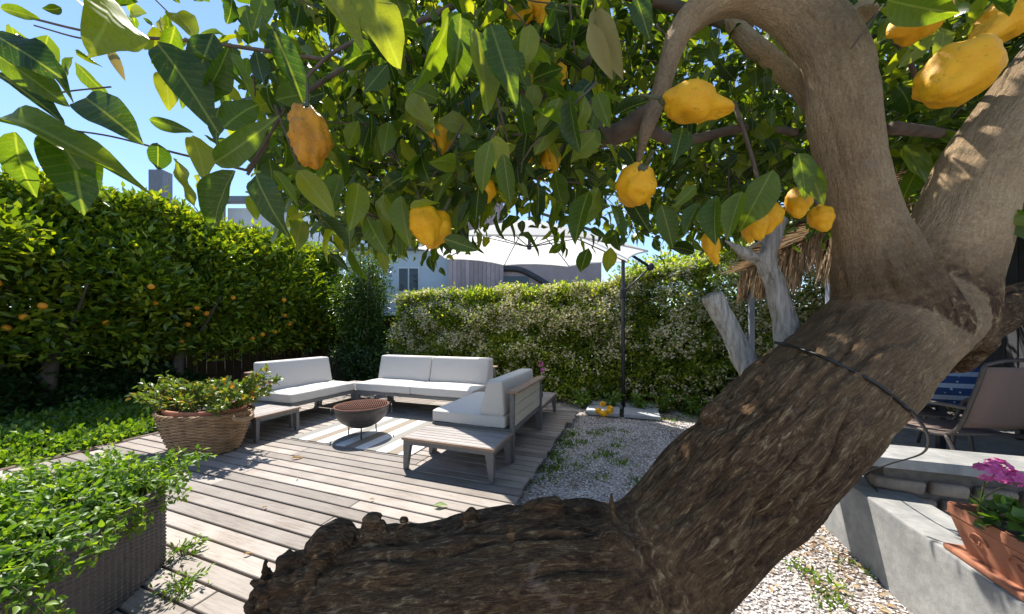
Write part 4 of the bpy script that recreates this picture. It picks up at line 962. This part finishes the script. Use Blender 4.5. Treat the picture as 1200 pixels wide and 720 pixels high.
box('roof', (1.7, 1.2, 4.35), (3.9, 2.7, .10), M['roofdark'], gh)
box('window', (.45, -.02, 3.3), (.9, .05, .36), M['glass'], gh)
wh = thing('white_house', 'white house with grey timber posts above the orange trees', 'house', (-13.6, 13.0, -.14))
box('wall', (3.3, 2.2, 3.3), (2.9, 3.6, 6.6), M['white'], wh)
box('gable_beam', (3.0, .2, 6.85), (3.4, .3, .22), M['greypost'], wh)
box('post', (-.80+.10, .2, 4.0), (.55, .4, 8.0), M['greypost'], wh); box('post', (1.55, .2, 4.0), (.45, .4, 7.4), M['greypost'], wh)
box('beam', (.3, .25, 6.2), (2.4, .18, .3), M['greypost'], wh)
# tree standing beyond the hedge
bt = thing('far_tree', 'bushy green tree beyond the jasmine hedge', 'tree', (6.2, 11.5, -.14))
tube('trunk', [(0, 0, 0), (.1, 0, 1.2), (0, .1, 2.6)], [.16, .13, .08], M['bark_far'], bt, 8)
C_, O_ = [], []
for _ in range(420):
    d_ = Vector((rnd.gauss(0, 1), rnd.gauss(0, 1), rnd.gauss(0, 1))).normalized(); r_ = .75+.25*rnd.random()+.25*mnoise.noise(d_*2.2)
    C_.append(Vector((2.3*d_.x*r_, 2.0*d_.y*r_, 3.0+1.25*d_.z*r_))); O_.append(d_)
p_, a_, n_, l_ = clumps(np.array(C_), np.array(O_), 16, .4, .12, .2, .2, .8); leaf_cloud('crown', p_, a_, n_, l_, M['jasmine_leaf'], bt, False, .45)

# ------------------------------------------------------------------ the leaning lemon tree
lt = thing('lemon_tree', 'old leaning lemon tree with a thick bent trunk and yellow fruit', 'tree', (.05, .80, gz))
LO = np.array(lt.location)
def path(pts, k=.95):
    out = []
    for x, y, Y, d in pts:
        p = P(x, y, Y); D = (p-Vector((0, 0, H))).length; out.append(np.array([*p, d/2*Y/F/(.5*(1+D/Y))*k]))
    return out
W_ = lambda *a: np.array(a, float)
limbs = {
 'main': [W_(.0, .80, -.22, .33), W_(.05, .80, -.02, .28), W_(.06, .82, .28, .225), W_(.17, .85, .56, .195)]+path([(775, 655, .88, 190), (893, 533, .92, 184), (956, 466, .96, 184), (1023, 403, 1.0, 178), (1080, 350, 1.03, 160), (1112, 298, 1.01, 125), (1135, 245, .985, 80), (1150, 205, .97, 40)], .87),
 'stub': path([(850, 590, .93, 95), (800, 635, .91, 140), (750, 668, .89, 180), (690, 686, .87, 204), (600, 694, .85, 214), (500, 706, .83, 204), (430, 712, .82, 196), (370, 722, .81, 165)]),
 'arch': path([(1050, 378, 1.0, 150), (1024, 300, .98, 98), (1006, 225, .97, 80), (992, 145, .96, 86), (976, 72, .96, 88), (940, 18, .97, 74), (885, -4, .98, 60), (835, 4, .99, 50), (801, 32, 1.0, 40), (786, 66, 1.0, 31), (775, 105, 1.0, 27), (758, 150, 1.0, 21), (747, 194, 1.0, 11)]),
 'right': path([(1078, 360, 1.03, 150), (1117, 285, 1.0, 122), (1152, 195, .97, 112), (1205, 112, .94, 108), (1270, 20, .92, 95), (1350, -90, .98, 75), (1420, -220, 1.15, 45)]),
 'side': path([(1085, 392, 1.03, 130), (1150, 364, 1.09, 78), (1215, 349, 1.2, 58), (1300, 315, 1.4, 50), (1400, 230, 1.65, 36), (1460, 120, 1.9, 20)]),
 'back': path([(990, 185, 1.0, 50), (952, 118, 1.08, 34), (905, 72, 1.14, 30), (865, 36, 1.2, 27), (815, -45, 1.35, 20), (770, -140, 1.6, 12)]),
}
bm = bmesh.new(); SK = []
for name, pts in limbs.items():
    s_ = spline(pts, 7)
    fr_ = frames([p[:3] for p in s_]); add_tube(bm, [p[:3] for p in s_], [max(.004, p[3]) for p in s_], 20)
    acc = 0
    for i, ((p0, t0, x0, y0), p) in enumerate(zip(fr_, s_)):
        if i: acc += (p0-fr_[i-1][0]).length
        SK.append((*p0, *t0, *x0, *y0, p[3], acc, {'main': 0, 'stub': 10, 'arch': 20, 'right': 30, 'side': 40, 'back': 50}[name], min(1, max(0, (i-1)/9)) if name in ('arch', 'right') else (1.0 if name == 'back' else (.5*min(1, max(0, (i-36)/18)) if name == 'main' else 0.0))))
def remeshed(bm, vox, its):
    me0 = bpy.data.meshes.new('trunk_raw'); bm.to_mesh(me0); bm.free()
    to = bpy.data.objects.new('trunk_raw', me0); C.objects.link(to)
    md = to.modifiers.new('r', 'REMESH'); md.mode = 'VOXEL'; md.voxel_size = vox
    md = to.modifiers.new('s', 'SMOOTH'); md.iterations = its; md.factor = .5
    me = bpy.data.meshes.new_from_object(to.evaluated_get(bpy.context.evaluated_depsgraph_get())); bpy.data.objects.remove(to); return me
tme = remeshed(bm, .0075, 24); bm = bmesh.new(); bm.from_mesh(tme)
# knots, snags and splinters
def knob(px, py, Y, d, tip=None, d2=None):
    a_ = P(px, py, Y); 
    if tip is None: 
        bmesh.ops.create_uvsphere(bm, u_segments=12, v_segments=8, radius=d/2*Y/F, matrix=Matrix.Translation(a_))
    else: add_tube(bm, [a_, a_.lerp(P(tip[0], tip[1], Y+(tip[2] if len(tip) > 2 else 0)), .5), P(tip[0], tip[1], Y+(tip[2] if len(tip) > 2 else 0))], [d/2*Y/F, (d*.5+d2*.5)/2*Y/F*1.05, d2/2*Y/F], 10)
for a in [(437, 650, .83, 40, (437, 608), 16), (450, 650, .84, 36, (447, 622), 22), (478, 650, .84, 34, (473, 607), 11), (462, 655, .84, 34), (320, 715, .79, 30, (311, 652), 6), (304, 735, .78, 30, (297, 680), 8), (388, 655, .82, 56, (392, 626), 36), (345, 690, .80, 46, (340, 646), 20),
          (718, 615, .86, 20, (717, 574), 8), (716, 632, .80, 30), (797, 628, .80, 36), (820, 640, .81, 26), (842, 490, .925, 34), (1012, 350, .98, 40), (560, 620, .86, 34, (545, 600), 20), (600, 612, .87, 34, (655, 590), 20), (1007, 22, .97, 36, (1009, 6), 22), (760, 590, .90, 24, (751, 568), 9), (880, 560, .80, 40), (930, 480, .86, 34)]: knob(*a)
e0 = path([(372, 722, .81, 170)])[0]; axd = (Vector(path([(330, 732, .80, 10)])[0][:3])-Vector(path([(430, 712, .82, 10)])[0][:3])).normalized()
sd_ = axd.cross(Vector((0, 0, 1))).normalized(); up_ = sd_.cross(axd)
for k in range(22):
    a = k*2*math.pi/22+rnd.uniform(-.1, .1); rr = e0[3]*rnd.uniform(.78, .98); c_ = Vector(e0[:3])+(sd_*math.cos(a)+up_*math.sin(a))*rr
    L = rnd.uniform(.03, .12); d_ = (axd+(sd_*math.cos(a)+up_*math.sin(a))*rnd.uniform(-.1, .18)).normalized()
    add_tube(bm, [c_-axd*.06, c_+d_*L*.5, c_+d_*L], [.040, .030, .010], 7)
tme = remeshed(bm, .007, 5); tme.name = 'trunk'
nv = len(tme.vertices); co = np.empty(nv*3, np.float32); tme.vertices.foreach_get('co', co); co = co.reshape(-1, 3).astype(float)
nr = np.empty(nv*3, np.float32); tme.vertices.foreach_get('normal', nr); nr = nr.reshape(-1, 3).astype(float)
SK = np.array(SK); best = np.full(nv, 1e9); idx = np.zeros(nv, int)
for i in range(len(SK)):
    d_ = np.linalg.norm(co-SK[i, :3], axis=1)/(SK[i, 12]+.02); m_ = d_ < best; best[m_] = d_[m_]; idx[m_] = i
sec = np.full(nv, 1e9)                      # nearest other limb, to fade the relief out along the joints
for i in range(0, len(SK), 2):
    d_ = np.linalg.norm(co-SK[i, :3], axis=1)/(SK[i, 12]+.02); m_ = (SK[idx, 14] != SK[i, 14]) & (d_ < sec); sec[m_] = d_[m_]
fade = np.clip((sec-best)/.35, .12, 1)
S_ = SK[idx]; dvec = co-S_[:, :3]
sl = S_[:, 13]+(dvec*S_[:, 3:6]).sum(1); bx = (dvec*S_[:, 6:9]).sum(1); by = (dvec*S_[:, 9:12]).sum(1)
bco = np.stack([sl+S_[:, 14], bx, by], 1)
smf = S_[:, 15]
rad = S_[:, 12]
disp = np.zeros(nv)
for i in range(nv):
    a, b_, c_ = bco[i]; k_ = 1-.75*smf[i]
    q_ = Vector((a*2.2, b_*13, c_*13)); r1 = mnoise.noise(q_); r2 = mnoise.noise(Vector((a*6, b_*34, c_*34)))
    r3 = mnoise.noise(Vector((co[i][0]*5, co[i][1]*5, co[i][2]*5)))
    r4 = mnoise.noise(Vector((a*4+7, b_*20, c_*20))); r5 = mnoise.noise(Vector((a*14, b_*70, c_*70)))
    disp[i] = (-(abs(r1))*.018+.010-.016*max(0, .22-abs(r4))/.22+r2*.006+r5*.003)*k_*fade[i]+r3*.014*min(1, rad[i]/.1)
    if S_[i, 14] == 10 and sl[i] > 1.0:     # the torn, rotten end
        f_ = min(1, (sl[i]-1.0)/.25); disp[i] += f_*(mnoise.noise(Vector((co[i][0]*12, co[i][1]*12, co[i][2]*24)))*.026+mnoise.noise(Vector((co[i][0]*50, co[i][1]*50, co[i][2]*16)))*.022)
co += nr*disp[:, None]
tme.vertices.foreach_set('co', (co-LO).astype(np.float32).ravel())
at = tme.attributes.new('bark_co', 'FLOAT_VECTOR', 'POINT'); at.data.foreach_set('vector', bco.astype(np.float32).ravel())
at = tme.attributes.new('joint', 'FLOAT', 'POINT'); at.data.foreach_set('value', np.clip(1-(fade-.12)/.6, 0, 1).astype(np.float32))
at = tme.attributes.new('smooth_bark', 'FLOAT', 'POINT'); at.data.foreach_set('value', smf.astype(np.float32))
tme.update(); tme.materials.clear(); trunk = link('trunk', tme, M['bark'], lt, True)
# bleached dead limbs behind the trunk
def dead(name, paths, vox=.006, parent=None):
    bm = bmesh.new()
    for pts in paths: s_ = spline(path(pts), 6); add_tube(bm, [p[:3] for p in s_], [max(.003, p[3]) for p in s_], 14)
    me0 = bpy.data.meshes.new('raw'); bm.to_mesh(me0); bm.free(); to = bpy.data.objects.new('raw', me0); C.objects.link(to)
    md = to.modifiers.new('r', 'REMESH'); md.mode = 'VOXEL'; md.voxel_size = vox; md = to.modifiers.new('s', 'SMOOTH'); md.iterations = 5
    me = bpy.data.meshes.new_from_object(to.evaluated_get(bpy.context.evaluated_depsgraph_get())); bpy.data.objects.remove(to)
    for v_ in me.vertices:
        c_ = v_.co; v_.co = c_+v_.normal*(mnoise.noise(Vector((c_.x*40, c_.y*40, c_.z*9)))*.005+mnoise.noise(c_*14)*.006)-Vector(LO)
    me.materials.clear(); return link(name, me, M['deadwood'], parent, True)
dl = dead('dead_limb', [[(905, 480, 1.03, 44), (888, 452, 1.10, 34), (868, 412, 1.15, 28), (850, 378, 1.16, 27), (834, 345, 1.16, 26)]], parent=lt); dl['label'] = 'bleached sawn-off limb stub'
dl = dead('dead_limb', [[(940, 460, 1.02, 46), (928, 415, 1.10, 36), (920, 380, 1.14, 30), (909, 335, 1.15, 26), (899, 310, 1.15, 25), (903, 285, 1.15, 22), (914, 256, 1.15, 22)], [(905, 325, 1.15, 22), (893, 306, 1.15, 17), (872, 296, 1.15, 12), (849, 281, 1.15, 4)]], parent=lt); dl['label'] = 'bleached forked dead limb'
# thinner branches and twigs
BR = [[(765, 125, 1.0, 24), (728, 155, 1.1, 28), (690, 160, 1.2, 24), (650, 125, 1.3, 20), (560, 90, 1.4, 14), (440, 60, 1.5, 8)],
      [(700, 160, 1.2, 20), (688, 90, 1.18, 18), (700, 20, 1.2, 15), (690, -60, 1.2, 10)],
      [(690, 160, 1.2, 16), (610, 200, 1.3, 12), (540, 207, 1.35, 10), (500, 190, 1.35, 9), (450, 182, 1.4, 6)],
      [(755, 150, 1.0, 16), (800, 165, 1.15, 14), (880, 150, 1.3, 12), (960, 160, 1.5, 10)],
      [(1045, 150, 1.15, 20), (1090, 155, 1.2, 16), (1150, 165, 1.3, 12)],
      [(880, 35, 1.2, 20), (760, 0, 1.3, 14), (620, -20, 1.1, 10), (480, 30, .9, 8), (380, 70, .75, 5), (290, 200, .72, 4)],
      [(290, 200, .72, 4), (200, 178, .70, 3.5), (130, 160, .68, 3), (60, 150, .66, 3)],
      [(380, 70, .75, 6), (240, 50, .7, 5), (120, 40, .65, 4), (30, 20, .62, 4)], [(120, 42, .65, 3.5), (95, 45, .64, 3), (40, 30, .62, 2.5)],
      [(480, 30, .9, 8), (330, 130, .74, 6), (312, 170, .73, 5), (290, 205, .72, 4)],
      [(45, 116, .66, 3), (75, 108, .66, 2.6), (130, 102, .66, 2)],
      [(1250, 30, .93, 40), (1150, -40, .9, 18), (1080, -20, .8, 10), (1040, 10, .75, 6)],
      [(1040, 40, 1.05, 10), (1060, 60, 1.1, 9), (1075, 95, 1.2, 6)], [(895, 240, 1.0, 5), (880, 180, 1.05, 5), (860, 120, 1.1, 6)]]
for b_ in BR:
    s_ = spline(path(b_), 7); o = tube('branch', [Vector(p[:3])-Vector(LO) for p in s_], [max(.0014, p[3])*1.0 for p in s_], M['twig'], lt, 8)
# crown: hanging leaf sprays fill the volume over and in front of the camera
low = [(-400, 330), (-150, 260), (0, 200), (55, 215), (100, 205), (180, 190), (210, 235), (260, 262), (340, 262), (400, 268), (450, 288), (490, 292), (530, 280), (548, 250), (590, 225), (640, 255), (680, 280), (740, 285), (790, 280), (830, 272), (850, 285), (880, 262), (930, 250), (965, 272), (1050, 262), (1100, 200), (1200, 250), (1500, 300)]
lx, ly = zip(*low)
gap = [(40, 30), (95, 60), (150, 25), (190, 90), (235, 122), (300, 165), (285, 195), (190, 215), (120, 235), (70, 225), (50, 150), (70, 100)]
def in_poly(x, y, poly):
    c_ = False; n_ = len(poly)
    for i in range(n_):
        x1, y1 = poly[i]; x2, y2 = poly[i-1]
        if (y1 > y) != (y2 > y) and x < (x2-x1)*(y-y1)/(y2-y1)+x1: c_ = not c_
    return c_
ARCH = [(1010, 240), (991, 145), (972, 72), (935, 18), (880, 0), (833, 8), (801, 34), (786, 66), (775, 105), (758, 150), (747, 190), (1117, 285), (1152, 195), (1205, 112)]
C_, O_ = [], []
tries = 0
while len(C_) < 2900 and tries < 300000:
    tries += 1
    Y = rnd.uniform(1.25, 2.6) if rnd.random() < .82 else rnd.uniform(.75, 1.3); X = rnd.uniform(-1.5, 2.6)*(.4+Y*.5); z = rnd.uniform(1.5, 3.3)
    px, py = 600+F*X/Y, HY-F*(z-H)/Y
    if py < -700 or py > np.interp(px, lx, ly)-14/Y: continue
    if px < 330 and Y > 1.15: continue                 # the left tips stay thin and near
    if px < 330 and rnd.random() < (.6 if py > -30 else .93): continue
    if px < 520 and Y < 1.1 and py < -60 and rnd.random() < .7: continue
    if in_poly(px, py, gap): continue
    if py < -60 and rnd.random() < .66: continue
    if px > 1040 and py > 120 and Y < 1.2: continue
    if Y < 1.25 and px > 730 and py > 0 and rnd.random() < .93: continue       # keep the limbs in view
    if 590 < px < 1040 and Y < 1.6 and py > 20 and rnd.random() < .35: continue
    if Y < 1.3 and min(math.hypot(px-ax_, py-ay_) for ax_, ay_ in ARCH) < 62: continue
    if mnoise.noise(Vector((X*2.3, Y*2.3, z*2.3))) < -.22: continue
    C_.append(Vector((X, Y, z))); O_.append(Vector((rnd.gauss(0, 1), rnd.gauss(0, 1)-.3, rnd.gauss(-.35, .6))))
Cn, On = np.array(C_), np.array(O_)
p_, a_, n_, l_ = clumps(Cn, On, 7, .15, .05, .10, 0, .85, droop_down=.25)
keep = np.ones(len(p_), bool)
pxs = 600+F*p_[:, 0]/p_[:, 1]; pys = HY-F*(p_[:, 2]-H)/p_[:, 1]
leaf_cloud('foliage', p_-LO, a_, n_, l_, M['lemon_leaf'], lt, 'mix', .5, .22, .10, True)
bm = bmesh.new()
for c_, o_ in zip(C_[::2], O_[::2]):
    d_ = o_.normalized(); a = c_-d_*.16+Vector((0, 0, .05)); add_tube(bm, [a-Vector(LO), c_-Vector(LO)+Vector((rnd.gauss(0, .01), 0, .01)), c_+d_*.05-Vector(LO)], [.003, .0024, .0015], 4)
o = bm_obj('twigs', bm, M['twig'], lt, True); o['kind'] = 'stuff'
# single leaves that can be picked apart: (base px, tip px, depth, [face tilt])
LT = [link_me for link_me in []]
for V, Fa in leaf_mix(.46, 14):
    me = np_mesh('leaf', V, Fa, M['lemon_leaf_obj']); set_lc(me, V, 1); me.polygons.foreach_set('use_smooth', [True]*len(me.polygons)); LT.append(me)
def put_leaf(base, tip, k=None, facing=None, wscale=1.0, mat_me=None):
    base, tip = Vector(base), Vector(tip); X = (tip-base); L = X.length; X.normalize()
    view = (base-Vector((0, 0, H))).normalized(); nrm_ = facing or (-view+Vector((rnd.gauss(0, .45), rnd.gauss(0, .3), rnd.gauss(.35, .4))))
    Y = nrm_.cross(X).normalized(); Z = X.cross(Y); mtx = Matrix((X, Y, Z)).transposed().to_4x4()
    o = bpy.data.objects.new('leaf', mat_me or LT[k if k is not None else rnd.randrange(5)]); C.objects.link(o); o.parent = lt
    o.matrix_basis = Matrix.Translation(base-Vector(LO))@mtx@Matrix.Diagonal((L, L*wscale, L, 1)); return o
HAND = [(365, -25, 425, 50, .50), (415, -30, 470, 48, .50), (-10, 60, 70, 112, .52), (-5, 85, 75, 140, .55), (0, 138, 108, 153, .55), (18, 155, 22, 232, .55), (62, 150, 92, 216, .58), (80, 150, 92, 240, .60), (28, 45, 68, 75, .6), (0, 10, 48, 20, .5), (-10, 40, 42, 62, .5), (40, 70, 62, 102, .6),
        (100, 115, 150, 150, .6), (150, 145, 115, 128, .62), (185, 52, 242, 120, .58), (205, 30, 190, 85, .6), (120, -10, 160, 45, .55), (250, 40, 225, 98, .62), (320, 35, 358, 122, .60), (240, 110, 270, 60, .62), (265, 60, 300, 95, .66), (175, 140, 225, 155, .62), (225, 160, 245, 196, .62), (205, 186, 210, 248, .58), (185, 168, 186, 205, .6), (262, 150, 300, 110, .62), (252, 190, 308, 158, .60), (275, 200, 243, 268, .60), (300, 205, 318, 262, .6), (320, 200, 350, 240, .62), (340, 230, 322, 266, .66), (350, 200, 390, 250, .66),
        (525, 15, 518, 92, .66), (540, 18, 532, 110, .64), (575, 30, 605, 122, .60), (555, 35, 582, 120, .62), (600, 60, 612, 85, .7), (620, 30, 618, 70, .7), (648, 10, 640, 42, .62), (655, 115, 640, 178, .74), (685, 112, 680, 182, .74), (668, 112, 676, 180, .72), (478, 115, 505, 142, .7), (575, 165, 560, 225, .64), (590, 180, 598, 240, .62), (580, 160, 590, 200, .66), (605, 170, 570, 185, .7), (610, 110, 612, 165, .72),
        (700, 110, 712, 145, .8), (745, -5, 760, 40, .7), (690, -10, 682, 22, .6), (800, 150, 790, 190, .9), (870, 225, 850, 280, .80), (905, 200, 870, 262, .82), (935, 180, 950, 230, .85), (945, 190, 965, 240, .86), (840, 230, 835, 285, .82), (820, 238, 800, 275, .85), (775, 240, 790, 290, .9), (690, 225, 668, 280, .85), (715, 240, 735, 285, .85), (660, 235, 640, 270, .85), (735, 225, 755, 270, .88), (630, 215, 632, 262, .9), (650, 200, 655, 250, .9), (700, 220, 690, 262, .9), (600, 210, 592, 245, .9), (470, 230, 478, 290, .78), (450, 225, 435, 292, .78), (420, 215, 415, 265, .78), (520, 280, 560, 292, .78), (430, 255, 450, 298, .8), (400, 205, 385, 250, .75), (480, 245, 515, 235, .7), 
        (1040, 0, 1120, 22, .62), (1130, -10, 1190, 10, .6), (1115, 5, 1060, -15, .6), (1190, 245, 1210, 285, .9), (1180, 255, 1215, 262, .9), (1040, 20, 1035, 45, .8), (1060, 170, 1090, 215, 1.3), (1080, 190, 1055, 230, 1.3), (1120, 130, 1080, 160, 1.3), (1050, 100, 1085, 130, 1.3)]
for q_ in HAND:
    x0, y0, x1, y1, Y = q_; put_leaf(P(x0, y0, Y), P(x1, y1, Y+rnd.uniform(-.04, .04)))
# brown withered leaves
WB = [np_mesh('leaf', *leaf_template(True, .22, .5, .12), M['brown_leaf'])]
for x0, y0, x1, y1, Y in ((700, 10, 722, 78, .62), (690, 28, 712, 82, .62), (698, 5, 690, 45, .62), (130, 58, 140, 84, .62)): o = put_leaf(P(x0, y0, Y), P(x1, y1, Y), mat_me=WB[0], wscale=1.6); o['label'] = 'withered brown leaf'
cnt = len(HAND); tr_ = 0
while cnt < 292 and tr_ < 5000:
    tr_ += 1; px = rnd.uniform(120, 1040); py = rnd.uniform(-20, 290); Y = rnd.uniform(.8, 1.3)
    if py > np.interp(px, lx, ly)-22 or in_poly(px, py, gap): continue
    if px > 715 and not (800 < px < 950 and 60 < py < 270) : continue
    if px > 715: Y = rnd.uniform(1.05, 1.4)
    Lp = rnd.uniform(.05, .095)*F/Y; a = rnd.gauss(math.pi/2, .6); put_leaf(P(px, py, Y), P(px+Lp*math.cos(a), py+Lp*math.sin(a), Y+rnd.uniform(-.05, .05))); cnt += 1
bm = bmesh.new(); add_tube(bm, [(0, 0, .49), (0, 0, .56), (.02, .01, .62), (.06, .03, 1.0)], [.16, .12, .05, .04], 8); STALK = bpy.data.meshes.new('stalk'); bm.to_mesh(STALK); bm.free(); STALK.materials.append(M['stem'])
# lemons on the tree: centre, depth, width and height in photo pixels, turn in the picture plane
for k, (px, py, Y, wp, hp, rot, kind) in enumerate([(363, 160, .60, 44, 70, .1, 2), (517, 158, .90, 28, 46, 0, 0), (498, 262, .80, 40, 46, .3, 0), (512, 268, .83, 34, 42, -.4, 0), (617, 172, 1.0, 26, 34, 0, 0), (645, 186, 1.02, 24, 30, .3, 0), (745, 217, .84, 46, 46, 0, 0), (810, 121, .88, 42, 66, 1.35, 1), (1078, 22, .68, 44, 64, -1.1, 1), (1121, 86, .60, 66, 72, -.75, 0), (1182, 20, .66, 48, 78, -.9, 1),
        (886, 262, .92, 24, 34, .2, 0), (902, 255, .95, 26, 34, -.2, 0), (936, 236, .93, 26, 34, 0, 0), (962, 255, .97, 24, 30, .2, 0), (833, 287, .90, 18, 34, .3, 1), (878, 270, 1.0, 16, 26, 0, 0), (626, 82, 1.0, 26, 40, 0, 0), (656, 88, 1.05, 18, 26, 0, 0), (609, 14, 1.0, 30, 32, 0, 0), (634, 8, 1.02, 24, 34, 0, 0), (570, 222, .85, 22, 30, 0, 0), (757, 240, .95, 10, 24, -.1, 1)]):
    sx, sy = wp*Y/F, hp*Y/F/(1.1)
    o = link('lemon', LEM[kind], None, lt, loc=P(px, py, Y)-Vector(LO), scale=(sx, sx, sy))
    st_ = bpy.data.objects.new('stalk', STALK); C.objects.link(st_); st_.parent = o
    if k == 6: o.rotation_euler = (1.1, .1, 0)
    else: o.rotation_euler = (rnd.uniform(-.15, .15), -rot, rnd.uniform(0, 1)*0)
# cable slung over the trunk and hanging to the wall
from mathutils.bvhtree import BVHTree
bvh = BVHTree.FromPolygons([tuple(c) for c in co], [tuple(p.vertices) for p in tme.polygons])
def on_trunk(px, py, gap_=.004):
    d = (P(px, py, 1)-Vector((0, 0, H))).normalized(); h = bvh.ray_cast(Vector((0, 0, H)), d); return (h[0]-d*gap_) if h[0] is not None else None
cp = []
for x, y in ((912, 403), (925, 405), (940, 410), (955, 415), (970, 421), (985, 428), (1000, 435), (1015, 443), (1030, 452), (1042, 461), (1053, 470), (1063, 479), (1072, 489), (1079, 498)):
    q_ = on_trunk(x, y, .005)
    if q_ is None:
        if cp: break
        continue
    cp.append(q_); lastp = (x, y)
last = cp[-1]; lx_, ly_ = lastp
cp = [cp[0]+Vector((-.02, .03, .008)), *cp, P(lx_+10, ly_+9, last.y+.03), P(max(1088, lx_+14), max(515, ly_+22), last.y+.3), P(1078, 533, 1.65), P(1040, 545, 1.95), UV(1.60, 3.02, .385), UV(1.52, 2.75, .382)]
cb = tube('cable', spline(cp, 8), .0042, M['cable'], None, 8); tag(cb, 'black cable slung over the leaning trunk and down to the concrete wall', 'cable')
